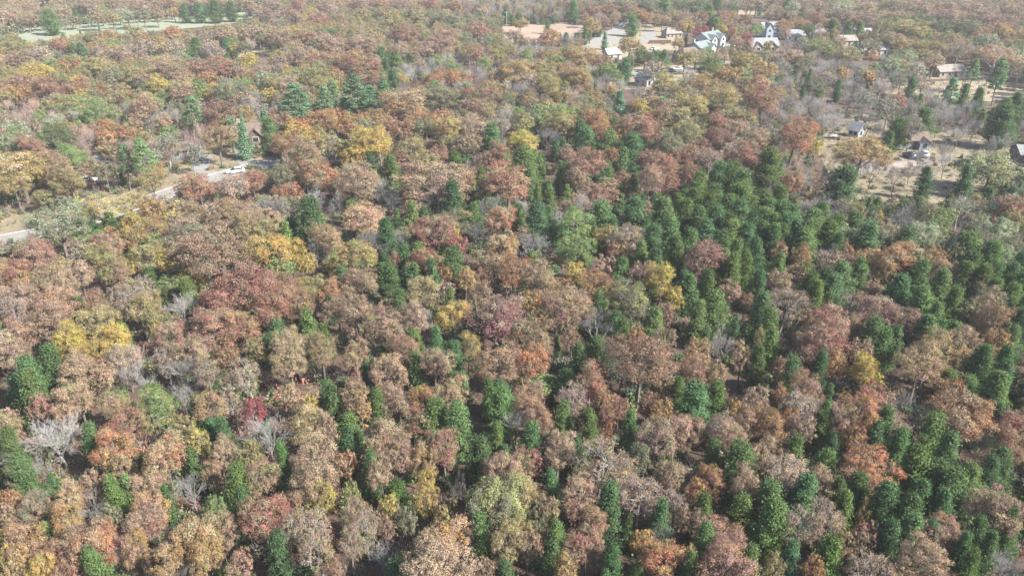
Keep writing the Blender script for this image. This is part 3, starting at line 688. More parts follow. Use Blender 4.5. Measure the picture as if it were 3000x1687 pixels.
TINT = {  # real-world leaf colours
    'b': (0.296, 0.218, 0.142), 'r': (0.305, 0.174, 0.122), 'p': (0.312, 0.222, 0.168), 'd': (0.215, 0.132, 0.110), 't': (0.375, 0.280, 0.192),
    'o': (0.385, 0.220, 0.110), 'a': (0.355, 0.260, 0.118), 'y': (0.420, 0.330, 0.105), 'l': (0.285, 0.262, 0.120), 'g': (0.205, 0.275, 0.110),
    'v': (0.190, 0.205, 0.130), 'm': (0.310, 0.092, 0.105), 's': (0.300, 0.345, 0.215), 'e': (0.085, 0.150, 0.070),
    'C': (0.098, 0.172, 0.076), 'S': (0.160, 0.270, 0.160), 'P': (0.135, 0.230, 0.125)}
LOOK = {'b': "brown", 'r': "russet", 'p': "dusty pink", 'd': "maroon", 't': "tan", 'o': "orange", 'a': "amber", 'y': "golden", 'l': "olive yellow", 'g': "fresh green", 'v': "grey olive",
        'm': "crimson", 's': "sage green", 'e': "deep green"}
RND = random.Random(4)
TREES = []

def place(x, y, w, code, given=True):
    """solve height, crown width and ground spot of a tree whose crown the photo shows w pixels wide round (x, y)"""
    c = code[0]
    hc = 7.0
    for _ in range(4):
        p, t = at(x, y, hc)
        D = w * t / F
        if c not in 'CSPwnkR':
            D *= 1.28
        if c == 'C':
            D *= 1.48 if y > 330 else 1.12
        if c in 'wnk':
            D *= 1.28
            D = min(max(D, 1.8), 7.0)
            H = min(max(3.3 + 0.62 * D, 4.2), 9.0)
            hc = 0.56 * H
        elif c == 'R':
            H = min(max(2.0 + 0.85 * D, 4.0), 11.0)
            hc = 0.5 * H
        elif c == 'S':
            H = min(max(3.0 + 1.35 * D, 5.0), 12.0)
            hc = 0.5 * H
        elif c == 'P':
            H = min(max(6.0 + 1.2 * D, 8.0), 16.0)
            hc = 0.68 * H
        elif c in 'wnk':
            H = min(max(4.0 + 0.85 * D, 5.5), 14.0)
            hc = 0.62 * H
        else:
            H = min(max(4.8 + 0.72 * D, 5.5), 13.5)
            hc = 0.64 * H
    return dict(x=p.x, y=p.y, D=D, H=H, code=code, px=x, py=y, w=w, t=t, given=given)

for ox, oy, rows in BLOCKS:
    for row in rows.replace("\n", "").split(";"):
        if row.strip():
            a, b, w, code = row.split()
            TREES.append(place(ox + float(a) / 2.576, oy + float(b) / 2.576, float(w) / 2.576, code))

# ------- the trees between: sizes and colours follow the nearest ones read off the photograph
GIV = np.array([(t['x'], t['y']) for t in TREES])
GP = np.array([(t['px'], t['py'], t['t']) for t in TREES])
cell = {}
def near_ok(x, y, r):
    k0, k1 = int(x // 8), int(y // 8)
    for i in (-1, 0, 1):
        for j in (-1, 0, 1):
            for (a, b, q) in cell.get((k0 + i, k1 + j), ()):
                if (a - x) ** 2 + (b - y) ** 2 < (0.54 * (q + r)) ** 2:
                    return False
    return True
def put(x, y, r):
    cell.setdefault((int(x // 8), int(y // 8)), []).append((x, y, r))
for t in TREES:
    put(t['x'], t['y'], t['D'] / 2)
HOUSES_PX = []
def hides(x, y, H, r):
    """does a tree here stand in, or in front of, something the photo shows clear?"""
    u, v, f = px_of((x, y, H * 0.95))
    u0, v0, f0 = px_of((x, y, 0.0))
    k = F / f * r * 0.85
    for uu, vv in ((u, v), ((u + u0) / 2 - k, (v + v0) / 2), ((u + u0) / 2 + k, (v + v0) / 2), ((u + u0) / 2, (v + v0) / 2), (u0, v0), (u - k * .6, v * .8 + v0 * .2), (u + k * .6, v * .8 + v0 * .2)):
        for poly in VIS:
            if inside(uu, vv, poly):
                return True
    return False
# houses and yards the photo shows between the trees
VIS += [[(1945, 82), (1990, 82), (1990, 112), (1945, 112)], [(1900, 116), (1966, 116), (1966, 140), (1900, 140)], [(2020, 98), (2104, 98), (2104, 160), (2020, 160)], [(1994, 138), (2040, 138), (2040, 176), (1994, 176)],
        [(2190, 88), (2272, 88), (2272, 160), (2190, 160)], [(2300, 100), (2342, 100), (2342, 116), (2300, 116)], [(2366, 96), (2418, 96), (2418, 112), (2366, 112)], [(2440, 98), (2545, 98), (2545, 126), (2440, 126)], [(2515, 128), (2590, 128), (2590, 172), (2515, 172)],
        [(1776, 144), (1808, 144), (1808, 168), (1776, 168)], [(1455, 246), (1472, 246), (1472, 270), (1455, 270)], [(1872, 220), (1910, 220), (1910, 252), (1872, 252)], [(728, 372), (768, 372), (768, 400), (728, 400)], [(518, 436), (540, 436), (540, 458), (518, 458)],
        [(292, 463), (327, 463), (327, 484), (292, 484)], [(2236, 14), (2256, 14), (2256, 26), (2236, 26)], [(110, 0), (140, 0), (140, 12), (110, 12)], [(2970, 436), (3010, 436), (3010, 466), (2970, 466)], [(2730, 195), (2815, 195), (2815, 228), (2730, 228)], [(1690, 60), (1720, 60), (1720, 80), (1690, 80)]]

step = 3.5
yy = 14.0
NXT = random.Random(99)
while yy < 640:
    half = 0.72 * yy + 42
    xx = -half
    while xx < half:
        x, y = xx + NXT.uniform(-2, 2), yy + NXT.uniform(-2, 2)
        xx += step * (1 if yy < 330 else 1.25)
        d2 = (GIV[:, 0] - x) ** 2 + (GIV[:, 1] - y) ** 2
        idx = np.argsort(d2)[:7]
        pick = TREES[int(NXT.choices(list(idx), [1 / (d2[i] + 30) for i in idx])[0])]
        code = pick['code']
        if code[0] in 'ymsSR' and NXT.random() < 0.5:
            code = NXT.choice(['b', 'l', 't', 'a', 'v'])
        if code[0] == 'P' and NXT.random() < 0.5:
            code = NXT.choice(['C', 'v', 'b'])
        if code[0] in 'prd' and NXT.random() < 0.30:
            code = NXT.choice(['l', 't', 'v', 'b', 'b', 'a'])
        if y > 230 and code[0] not in 'CP' and NXT.random() < 0.22:
            code = NXT.choice(['l', 'l', 'v', 'vn', 'g', 'a', 't', 'e'])
        if x < -20 and 150 < y < 380 and code[0] in 'prbd' and NXT.random() < 0.25:
            code = NXT.choice(['l', 'l', 't', 'a', 'y', 'g'])
        u_, v_, f_ = px_of((x, y, 6.0))
        if u_ < 1000 and v_ < 330 and code[0] in 'prbdo' and NXT.random() < 0.28:
            code = NXT.choice(['l', 'l', 't', 'y', 'g', 'v', 'a'])
        if u_ > 2150 and 150 < v_ < 420 and code[0] not in 'CPn' and NXT.random() < 0.6:
            code = NXT.choice(['n', 'n', 'k', 'vn', 'vn', 'pn', 'tn', 's', 'v'])
        if u_ > 2620 and 540 < v_ < 900 and code[0] not in 'C' and NXT.random() < 0.7:
            code = NXT.choice(['C', 'C', 'v', 'vn', 's', 'n', 'l'])
        if y > 300 and code[0] in 'or':
            code = NXT.choice(['b', 'p', 'r', 'pr', 'a'])
        if y > 60 and code[0] not in 'CP' and NXT.random() < 0.10:
            code = NXT.choice(['n', 'k', 'bn', 'pn'])
        if y < 130 and x < 5 and code[0] not in 'C' and NXT.random() < 0.12:
            code = NXT.choice('glls')
        if y < 150 and code[0] not in 'C' and NXT.random() < 0.24:
            code = 'C'
        c = code[0]
        if c == 'C':
            D = NXT.uniform(1.6, 5.0)
            H = min(2.8 + 0.75 * D, 9)
        elif c in 'wnk':
            D = NXT.uniform(3.0, 6.5)
            H = 4.0 + 0.85 * D
        else:
            D = NXT.uniform(3.4, 7.4) if y < 170 else NXT.uniform(4.8, 9.0)
            H = (4.2 if y > 170 else 2.2) + 0.70 * D
        if not near_ok(x, y, D / 2) or hides(x, y, H, D / 2):
            continue
        u, v, f = px_of((x, y, H * 0.70))
        k = D / 2 * F / f
        hid = (GP[:, 2] > f) & (np.abs(GP[:, 0] - u) < 0.75 * k) & (np.abs(GP[:, 1] - v) < 0.75 * k + 0.25 * H * F / f)
        if hid.any():
            continue
        put(x, y, D / 2)
        u, v, f = px_of((x, y, H * 0.62))
        TREES.append(dict(x=x, y=y, D=D, H=H, code=code, px=u, py=v, w=D * F / f, t=f, given=False))
    yy += step * (1 if yy < 330 else 1.25)

# ------- sort them into kinds
def kind_of(code):
    c = code[0]
    if c == 'C':
        return "cedar"
    if c == 'R':
        return "round"
    if c == 'S':
        return "spruce"
    if c == 'P':
        return "pine"
    if c == 'w':
        return "bare_pale"
    if c == 'n':
        return "bare_grey"
    if c == 'k':
        return "bare_warm"
    return "thin" if len(code) > 1 and code[-1] == 'n' else "leafy"

def jig(c, r, k=0.10):
    f = 1 + r.uniform(-k, k)
    return [max(0.0, v * f * (1 + r.uniform(-0.05, 0.05))) for v in c]

for i, t in enumerate(TREES):
    r = random.Random(i * 13 + 5)
    t['kind'] = kind_of(t['code'])
    cs = [c for c in t['code'] if c in TINT and not (c == 'n')]
    a = TINT[cs[0]] if cs else (0.2, 0.15, 0.1)
    b = TINT[cs[1]] if len(cs) > 1 else a if cs and cs[0] in 'msgy' else tuple(0.62 * u + 0.38 * w for u, w in zip(a, TINT[r.choice('btplva')]))
    if t['code'][0] in 'CP':
        q = r.uniform(-0.45, 1)
        a = b = tuple(v * f for v, f in zip(a, (1 + 0.28 * q, 1 + 0.10 * q, 1 - 0.15 * q)))
        t['tint'] = t['tint_two'] = jig(a, r, 0.22)
    else:
        t['tint'], t['tint_two'] = jig(a, r, 0.14), jig(b, r, 0.14)
    t['rot'] = r.uniform(0, 6.283)
    t['in_view'] = -0.3 * t['w'] < t['px'] < 3000 + 0.3 * t['w'] and -0.3 * t['w'] < t['py'] < 1687 + 0.3 * t['w']

NOM = {"leafy": (7.0, 12.0), "thin": (7.0, 12.0), "round": (7.0, 7.6), "cedar": (4.4, 10.0), "spruce": (4.4, 10.0), "pine": (6.0, 14.0), "bare_grey": (7.0, 12.0), "bare_pale": (7.0, 12.0), "bare_warm": (7.0, 12.0)}
FAMILY = {"leafy": "leafy", "thin": "leafy", "round": "leafy", "cedar": "cedar", "spruce": "pine", "pine": "pine", "bare_grey": "bare", "bare_pale": "bare", "bare_warm": "bare"}
NAME = {"leafy": ("broadleaf_tree", "autumn tree", "leafy autumn trees of the wood"), "cedar": ("cedar_tree", "cedar tree", "cedars among the autumn trees"),
        "pine": ("pine_tree", "pine tree", "pines and spruces by the street and lawns"), "bare": ("bare_tree", "bare tree", "leafless trees standing in the wood")}
CAP = {"leafy": 300, "cedar": 260, "pine": 60, "bare": 150}

single, mass = [], []
for fam, cap in CAP.items():
    fam_t = [t for t in TREES if FAMILY[t['kind']] == fam]
    vis = sorted([t for t in fam_t if t['in_view']], key=lambda t: -t['w'] * (1.15 if t['given'] else 0.8))
    single += vis[:cap]
    keep = set(id(t) for t in vis[:cap])
    mass += [t for t in fam_t if id(t) not in keep]

# ------- words for each single tree
def tens(v, n):
    return max(0, min(99, int(round(100 * v / n))))

for t in single:
    k, c = t['kind'], t['code']
    cs = [q for q in c if q in LOOK]
    if k == "cedar":
        look = ("tall " if t['H'] > 9.4 else "small " if t['H'] < 7 else "") + "dark green cedar"
    elif k == "spruce":
        look = "bright green conical spruce"
    elif k == "pine":
        look = "open green pine with visible trunk"
    elif k == "bare_pale":
        look = "bare whitish tree"
    elif k == "bare_grey":
        look = "leafless grey tree"
    elif k == "bare_warm":
        look = "leafless pinkish brown tree"
    else:
        look = ("broad " if t['D'] > 7.5 else "small " if t['D'] < 4.2 else "") + ("half-bare " if k == "thin" else "") + LOOK[cs[0]] + " tree"
        if len(cs) > 1 and cs[1] != cs[0]:
            look = look.replace(" tree", " and " + LOOK[cs[1]] + " tree") if len(look.split()) < 4 else look
    t['look'] = look
    t['short'] = {"cedar": "cedar", "spruce": "spruce", "pine": "pine", "bare_pale": "whitish bare tree", "bare_grey": "grey bare tree", "bare_warm": "pinkish bare tree"}.get(k) or (LOOK[cs[0]] + " tree")
used = set()
for t in single:
    best = None
    for o in single:
        if o is t or o['short'] == t['short']:
            continue
        dx, dy = o['px'] - t['px'], o['py'] - t['py']
        d = math.hypot(dx, dy) - 0.3 * o['w']
        if best is None or d < best[0]:
            best = (d, o, dx, dy)
    _, o, dx, dy = best
    rel = ("right of a " if dx < 0 else "left of a ") if abs(dx) > abs(dy) else ("above a " if dy > 0 else "below a ")
    rel = rel.replace(" a ", " an ") if o['short'][0] in "aeiou" else rel
    fx, fy = tens(t['px'], 3000), tens(t['py'], 1687)
    for try_ in range(12):
        lab = f"{t['look']} {rel}{o['short']}, {fx}% across, {fy}% down"
        if lab not in used:
            break
        fx = min(99, fx + 1)
    used.add(lab)
    t['label'] = lab

# ------- single trees: the first of each look is built, the others are copies of it and of its parts
PROTO = {}
def single_tree(t, i):
    k = t['kind']
    v = i % len(LIB[k])
    name, cat, group = NAME[FAMILY[k]]
    key = (k, v)
    if key not in PROTO:
        root = bpy.data.objects.new(name, None)
        root.empty_display_size = 0.5
        COL.objects.link(root)
        tm, cm = LIB[k][v]
        tr, cr = link("trunk", tm, root), link("crown", cm, root)
        PROTO[key] = (root, tr, cr)
    else:
        r0, t0, c0 = PROTO[key]
        root, tr, cr = r0.copy(), t0.copy(), c0.copy()
        for o in (root, tr, cr):
            COL.objects.link(o)
        tr.parent = cr.parent = root
    r = random.Random(i * 7 + 1)
    nd, nh = NOM[k]
    s = t['D'] / nd
    root.location = (t['x'], t['y'], 0)
    root.rotation_euler = (r.uniform(-.09, .09), r.uniform(-.09, .09), t['rot'])
    root.scale = (s * r.uniform(.86, 1.14), s * r.uniform(.86, 1.14), t['H'] / nh)
    tag(root, t['label'], cat, group)
    cr["tint"], cr["tint_two"] = t['tint'], t['tint_two']
for i, t in enumerate(single):
    single_tree(t, i)

# ------- the rest of each kind as one object
def mass_object(name, trees, label, kinds):
    src, index = [], {}
    coll = bpy.data.collections.new(name + " sources")
    for k in kinds:
        meshes = list(FAR.get(k) or [])
        for m in meshes:
            o = bpy.data.objects.new("%s source %03d" % (name, len(src)), m)
            coll.objects.link(o)
            index.setdefault(k, []).append(len(src))
            src.append(o)
    me = bpy.data.meshes.new(name)
    me.from_pydata([(t['x'], t['y'], 0) for t in trees], [], [])
    n = len(trees)
    def attr(nm, ty, vals, field):
        a = me.attributes.new(nm, ty, 'POINT')
        a.data.foreach_set(field, np.array(vals, dtype=np.int32 if ty == 'INT' else np.float32).ravel())
    rr = random.Random(17)
    kk = [{"spruce": "cedar", "pine": "cedar"}.get(t['kind'], t['kind']) for t in trees]
    attr("variant", 'INT', [rr.choice(index[k]) for k in kk], "value")
    attr("turn", 'FLOAT_VECTOR', [(rr.uniform(-.05, .05), rr.uniform(-.05, .05), t['rot']) for t in trees], "vector")
    attr("grow", 'FLOAT_VECTOR', [(t['D'] / NOM[k][0], t['D'] / NOM[k][0], t['H'] / NOM[k][1]) for t, k in zip(trees, kk)], "vector")
    attr("tint", 'FLOAT_VECTOR', [t['tint'] for t in trees], "vector")
    attr("tint_two", 'FLOAT_VECTOR', [t['tint_two'] for t in trees], "vector")
    ng = bpy.data.node_groups.new(name, 'GeometryNodeTree')
    ng.interface.new_socket("Geometry", in_out='INPUT', socket_type='NodeSocketGeometry')
    ng.interface.new_socket("Geometry", in_out='OUTPUT', socket_type='NodeSocketGeometry')
    N, L = ng.nodes, ng.links
    gi, go = N.new("NodeGroupInput"), N.new("NodeGroupOutput")
    ci = N.new("GeometryNodeCollectionInfo")
    ci.inputs["Collection"].default_value = coll
    ci.inputs["Separate Children"].default_value = True
    ci.inputs["Reset Children"].default_value = True
    ip = N.new("GeometryNodeInstanceOnPoints")
    ip.inputs["Pick Instance"].default_value = True
    def named(nm, ty):
        q = N.new("GeometryNodeInputNamedAttribute")
        q.data_type = ty
        q.inputs["Name"].default_value = nm
        return q.outputs["Attribute"]
    L.new(gi.outputs[0], ip.inputs["Points"])
    L.new(ci.outputs[0], ip.inputs["Instance"])
    L.new(named("variant", 'INT'), ip.inputs["Instance Index"])
    L.new(named("turn", 'FLOAT_VECTOR'), ip.inputs["Rotation"])
    L.new(named("grow", 'FLOAT_VECTOR'), ip.inputs["Scale"])
    L.new(ip.outputs[0], go.inputs[0])
    o = link(name, me)
    o.modifiers.new("woods", 'NODES').node_group = ng
    return tag(o, label, None, None, 'stuff')

mass_object("distant_woods", [t for t in mass if FAMILY[t['kind']] == "leafy"], "autumn woods of brown, russet and gold crowns reaching the top of the photo", ["leafy", "thin", "round"])
mass_object("distant_cedars", [t for t in mass if FAMILY[t['kind']] in ("cedar", "pine")], "dark cedars scattered through the farther woods", ["cedar"])
mass_object("distant_bare_woods", [t for t in mass if FAMILY[t['kind']] == "bare"], "leafless grey and brown trees scattered through the farther woods", ["bare_grey", "bare_pale", "bare_warm"])
# ------- brush on the woodland floor
def brush_mesh(seed, dense):
    rng = np.random.default_rng(seed)
    n = 260 if dense else 120
    d = unit(rng.normal(size=(n, 3)))
    d[:, 2] = np.abs(d[:, 2])
    c = d * rng.uniform(0.3, 1.0, (n, 1)) * np.array([1.0, 1.0, 0.95]) * (1 + 0.3 * np.sin(d[:, :1] * 4 + seed))
    g = Geo()
    rnd = random.Random(seed)
    for k in range(14):
        a, r = rnd.uniform(0, 6.28), rnd.uniform(0.4, 0.95)
        g.tube([(0, 0, -.05), (math.cos(a) * r * .5, math.sin(a) * r * .5, .5), (math.cos(a) * r, math.sin(a) * r, rnd.uniform(.7, 1.2))], [.03, .02, .008], 3)
    return with_trunk("brush", g, leaf_mesh("brush", c, d + rng.normal(size=(n, 3)) * .6, rng.uniform(.05, .12, n), rng.random(n), rng.random(n) * .5, M_LEAF, rng, 1.3), M_TWIG)
FAR["brush"] = [brush_mesh(201 + k, k % 2 == 0) for k in range(4)]
NOM["brush"] = (2.0, 1.0)
BR = random.Random(8)
brush = []
while len(brush) < 9000:
    y = 20 + 230 * BR.random() ** 0.7
    x = BR.uniform(-1, 1) * (0.72 * y + 30)
    if hides(x, y, 1.0, 0.8):
        continue
    cc = TINT[BR.choice("bbrtdvvvgCCCCCgll")]
    brush.append(dict(x=x, y=y, D=BR.uniform(1.2, 3.2), H=BR.uniform(0.6, 2.2), kind="brush", tint=jig(cc, BR, .2), tint_two=cc, rot=BR.uniform(0, 6.28)))
weeds = []
YARDS = [[(2430, 352), (2560, 345), (2700, 375), (2850, 398), (3040, 425), (3060, 560), (2860, 580), (2700, 592), (2520, 580), (2450, 530), (2420, 440)], [(0, 640), (190, 600), (330, 560), (480, 500), (600, 440), (760, 440), (690, 486), (600, 512), (500, 545), (400, 580), (230, 635), (0, 680)],
         [(2600, 268), (2640, 250), (2760, 245), (2990, 240), (3020, 288), (2760, 275)], [(1750, 150), (1860, 90), (1940, 84), (1970, 130), (1880, 145)]]
while len(weeds) < 1000:
    yd = BR.choices(YARDS, [5, 3, 1, 1])[0]
    x, y = BR.uniform(min(p[0] for p in yd), max(p[0] for p in yd)), BR.uniform(min(p[1] for p in yd), max(p[1] for p in yd))
    if not inside(x, y, yd):
        continue
    q = at(x, y)[0]
    cc = TINT[BR.choice("bttttvlllsC")]
    big = BR.random() < 0.12
    weeds.append(dict(x=q.x, y=q.y, D=BR.uniform(1.2, 2.6) if big else BR.uniform(0.5, 1.5), H=BR.uniform(0.7, 1.6) if big else BR.uniform(0.06, 0.3), kind="brush", tint=jig([v * .75 for v in cc], BR, .2), tint_two=cc, rot=BR.uniform(0, 6.28)))
mass_object("weeds", weeds, "rough weeds, fallen leaves and low brush over the open lawns", ["brush"])
mass_object("undergrowth", brush, "low brush and saplings on the shaded woodland floor", ["brush"])
print("TREES", len(TREES), "single", len(single), "mass", len(mass), {f: sum(FAMILY[t['kind']] == f for t in single) for f in CAP}, {f: sum(FAMILY[t['kind']] == f and t['given'] for t in TREES) for f in CAP})

# ---------------------------------------------------------------- houses, sheds, fences, poles, vehicles
def house(name, label, cat, px, py, W, D, hw, hr, rot, wall, roof, ridge='x', bays=(), wins=3, door=True, chimney=None, storeys=1, eave=0.45, hip=0.0, group=None):
    p, _ = at(px, py)
    root = thing(name, label, cat, (p.x, p.y, 0), math.radians(rot), group)
    def body(x0, x1, y0, y1, h, r, ax, hp=0.0):
        g = Geo()
        if ax == 'x':
            v = [(x0, y0, -.2), (x1, y0, -.2), (x1, y1, -.2), (x0, y1, -.2), (x0, y0, h), (x1, y0, h), (x1, y1, h), (x0, y1, h)]
            ym = (y0 + y1) / 2
            if hp > 0:
                g.add(v, [(0, 1, 5, 4), (1, 2, 6, 5), (2, 3, 7, 6), (3, 0, 4, 7)])
            else:
                v += [(x0, ym, h + r), (x1, ym, h + r)]
                g.add(v, [(0, 1, 5, 4), (1, 2, 6, 9, 5), (2, 3, 7, 6), (3, 0, 4, 8, 7)])
        else:
            v = [(x0, y0, -.2), (x1, y0, -.2), (x1, y1, -.2), (x0, y1, -.2), (x0, y0, h), (x1, y0, h), (x1, y1, h), (x0, y1, h)]
            xm = (x0 + x1) / 2
            v += [(xm, y0, h + r), (xm, y1, h + r)]
            g.add(v, [(0, 1, 5, 8, 4), (1, 2, 6, 5), (2, 3, 7, 9, 6), (3, 0, 4, 7)])
        return g
    def roofing(x0, x1, y0, y1, h, r, ax, hp=0.0):
        g = Geo()
        e, th = eave, 0.16
        if ax == 'x':
            ym, k = (y0 + y1) / 2, r / ((y1 - y0) / 2)
            dz = e * k
            hx = hp * (x1 - x0) / 2
            for o in (0.02, 0.02 + th):
                g.v += [(x0 - e, y0 - e, h - dz + o), (x1 + e, y0 - e, h - dz + o), (x1 + e, y1 + e, h - dz + o), (x0 - e, y1 + e, h - dz + o), (x0 - e + hx, ym, h + r + o), (x1 + e - hx, ym, h + r + o)]
        else:
            xm, k = (x0 + x1) / 2, r / ((x1 - x0) / 2)
            dz = e * k
            for o in (0.02, 0.02 + th):
                g.v += [(x0 - e, y1 + e, h - dz + o), (x0 - e, y0 - e, h - dz + o), (x1 + e, y0 - e, h - dz + o), (x1 + e, y1 + e, h - dz + o), (xm, y1 + e, h + r + o), (xm, y0 - e, h + r + o)]
        g.f = [(6, 7, 11, 10), (8, 9, 10, 11), (0, 4, 5, 1), (2, 5, 4, 3), (0, 1, 7, 6), (2, 3, 9, 8), (1, 2, 8, 7), (3, 0, 6, 9)]
        if ax == 'x' and hp > 0:
            g.f += [(7, 8, 11), (9, 6, 10), (1, 5, 2), (3, 4, 0)]
        else:
            g.f += [(7, 8, 11), (9, 6, 10), (1, 5, 2), (3, 4, 0)] if hp > 0 else [(1, 5, 11, 7), (5, 2, 8, 11), (3, 4, 10, 9), (4, 0, 6, 10)]
            if hp <= 0:
                g.f = [f for f in g.f if f not in ((1, 2, 8, 7), (3, 0, 6, 9))]
        g.mi = [0] * len(g.f)
        return g
    x0, x1, y0, y1 = -W / 2, W / 2, -D / 2, D / 2
    wl = link("wall", body(x0, x1, y0, y1, hw, hr, ridge, hip).mesh("wall", wall), root)
    rf = link("roof", roofing(x0, x1, y0, y1, hw, hr, ridge, hip).mesh("roof", roof), root)
    for (bx, bw, bd, bh, br) in bays:
        a, b = bx - bw / 2, bx + bw / 2
        link("gable_wall", body(a, b, y0 - bd, y0 + D * 0.4, bh, br, 'y').mesh("gable_wall", wall), root)
        link("gable_roof", roofing(a, b, y0 - bd, y0 + D * 0.4, bh, br, 'y').mesh("gable_roof", roof), root)
    def window(cx, cz, y, w=1.1, h=1.3, side=None):
        g = Geo()
        if side is None:
            g.box(cx - w / 2 - .09, cx + w / 2 + .09, y - .05, y + .03, cz - h / 2 - .09, cz + h / 2 + .09)
            q = Geo()
            q.box(cx - w / 2, cx + w / 2, y - .07, y - .052, cz - h / 2, cz + h / 2)
        else:
            g.box(side - .05, side + .05, cx - w / 2 - .09, cx + w / 2 + .09, cz - h / 2 - .09, cz + h / 2 + .09)
            q = Geo()
            s = 1 if side > 0 else -1
            q.box(min(side + s * .052, side + s * .07), max(side + s * .052, side + s * .07), cx - w / 2, cx + w / 2, cz - h / 2, cz + h / 2)
        fr = link("window", g.mesh("window", M_TRIM), root)
        link("pane", q.mesh("pane", M_GLASS), fr)
    for st in range(storeys):
        cz = 1.3 + st * min(2.8, hw - 2.6)
        for i in range(wins):
            cx = x0 + W * (i + 0.5) / wins
            if any(abs(cx - b[0]) < b[1] / 2 + 0.8 for b in bays):
                continue
            if door and st == 0 and i == wins // 2:
                continue
            window(cx, cz, y0)
        for s in (x0, x1):
            window(-D * 0.2, cz, 0, side=s)
            window(D * 0.22, cz, 0, side=s)
    for (bx, bw, bd, bh, br) in bays:
        window(bx, min(1.6, bh - 1), y0 - bd, min(1.8, bw * .45))
        if storeys > 1:
            window(bx, min(4.3, hw - 0.6), y0 - bd, min(1.5, bw * .4))
    if door:
        g = Geo()
        cx = x0 + W * (wins // 2 + 0.5) / wins
        if not any(abs(cx - b[0]) < b[1] / 2 + .6 for b in bays):
            g.box(cx - .5, cx + .5, y0 - .06, y0 + .03, 0, 2.05)
            dr = link("door", g.mesh("door", M_DOOR), root)
            q = Geo()
            q.box(cx + .34, cx + .42, y0 - .12, y0 - .062, 0.95, 1.05)
            link("handle", q.mesh("handle", M_METAL), dr)
    if chimney:
        g = Geo()
        cx, cy = chimney
        g.box(cx - .4, cx + .4, cy - .35, cy + .35, hw, hw + hr + 1.0)
        g.box(cx - .48, cx + .48, cy - .43, cy + .43, hw + hr + 1.0, hw + hr + 1.15)
        link("chimney", g.mesh("chimney", M_BRICK), rf)
    return root

M_TRIM = plain("white_trim", (0.72, 0.71, 0.68), 0.6, 0.05)
M_DOOR = plain("dark_door", (0.10, 0.07, 0.055), 0.5, 0.1)
M_METAL = plain("dull_metal", (0.35, 0.35, 0.36), 0.4, 0.1, 2.0, 0.8)
M_BRICK = plain("buff_brick", (0.36, 0.28, 0.22), 0.9, 0.2, 3.0)
M_GLASS = plain("dark_glass", (0.035, 0.045, 0.055), 0.12, 0.1)
W_WHITE = plain("white_siding", (0.40, 0.39, 0.375), 0.7, 0.06)
W_TAN = plain("tan_siding", (0.302, 0.252, 0.194), 0.8, 0.1)
W_GREY = plain("blue_grey_siding", (0.22, 0.26, 0.32), 0.8, 0.1)
W_BROWN = plain("brown_siding", (0.17, 0.12, 0.09), 0.8, 0.1)
R_GREY = plain("grey_shingles", (0.21, 0.215, 0.22), 0.85, 0.12, 1.2)
R_TEAL = plain("grey_green_shingles", (0.151, 0.184, 0.184), 0.85, 0.12, 1.2)
R_TAN = plain("tan_shingles", (0.238, 0.209, 0.180), 0.85, 0.12, 1.2)
R_BROWN = plain("brown_shingles", (0.144, 0.108, 0.090), 0.85, 0.14, 1.2)
R_PALE = plain("pale_metal_roof", (0.36, 0.36, 0.36), 0.45, 0.06, 1.0)

house("house", "tan hip-roofed house at the top of the straw turning circle", "house", 1967, 110, 8.5, 7, 2.5, 2.0, 12, W_TAN, R_TAN, hip=0.45, wins=4)
house("townhouse", "two-storey white townhouse with grey green gables and white chimneys", "townhouse", 2074, 138, 13, 9, 4.5, 2.4, 42, W_WHITE, R_TEAL, bays=((-3.6, 4, 1.4, 4.5, 1.8), (3.2, 4, 1.4, 4.5, 1.8)), storeys=2, wins=4, chimney=(5, 2))
house("townhouse", "lower white townhouse block stepping down before the tall one", "townhouse", 2050, 160, 10, 8, 3.4, 2.3, 42, W_WHITE, R_TEAL, bays=((2.6, 3.6, 1.2, 3.4, 1.6),), storeys=1, wins=3, chimney=(-4, 1))
house("house", "brown hip-roofed house in front of the white townhouses", "house", 2014, 180, 11, 8, 2.8, 2.8, 30, W_TAN, R_BROWN, hip=0.5, wins=3)
house("house", "tall grey two-storey house with a front gable and white roof edge", "house", 2247, 112, 9, 8, 5.2, 2.4, 15, W_GREY, R_GREY, bays=((-2.2, 3.8, 1.2, 5.4, 2.4),), storeys=2, wins=3)
house("house", "wide grey-roofed house with two white front gables", "house", 2230, 147, 13, 9, 2.4, 2.9, 6, W_TAN, R_GREY, bays=((-3.8, 3.8, 1.2, 2.4, 1.7), (2.8, 4.0, 1.2, 2.4, 1.9)), wins=5)
house("house", "low pale-roofed house peeping over the sage grey crown", "house", 2322, 117, 9, 7, 2.6, 2.2, 5, W_WHITE, R_GREY, wins=3)
house("house", "long low grey roof before a dark cedar row", "house", 2392, 113, 10, 7, 2.6, 2.0, 3, W_TAN, R_GREY, wins=4, chimney=(-1.5, 0))
house("house", "small white house with a steep front gable", "house", 2470, 116, 5.5, 6, 2.6, 2.2, 0, W_WHITE, R_GREY, ridge='y', wins=2)
house("house", "grey gabled roof beyond the small white house", "house", 2522, 114, 8.5, 7, 2.6, 2.4, 4, W_TAN, R_GREY, bays=((1.5, 3.4, 1.0, 2.6, 1.8),), wins=3)
house("house", "plain pale-roofed house below the small white gable", "house", 2470, 132, 10, 7, 2.5, 1.9, 3, W_WHITE, R_TAN, wins=4)
house("house", "grey-roofed house with one broad white front gable and pale apron", "house", 2552, 160, 11, 8, 2.8, 2.6, 6, W_WHITE, R_GREY, bays=((-2.2, 4.6, 1.4, 2.8, 2.2),), wins=4)
house("house", "brown roof low among grey trees behind the sage tree", "house", 2645, 158, 7, 6, 2.4, 1.8, 0, W_BROWN, R_BROWN, wins=2)
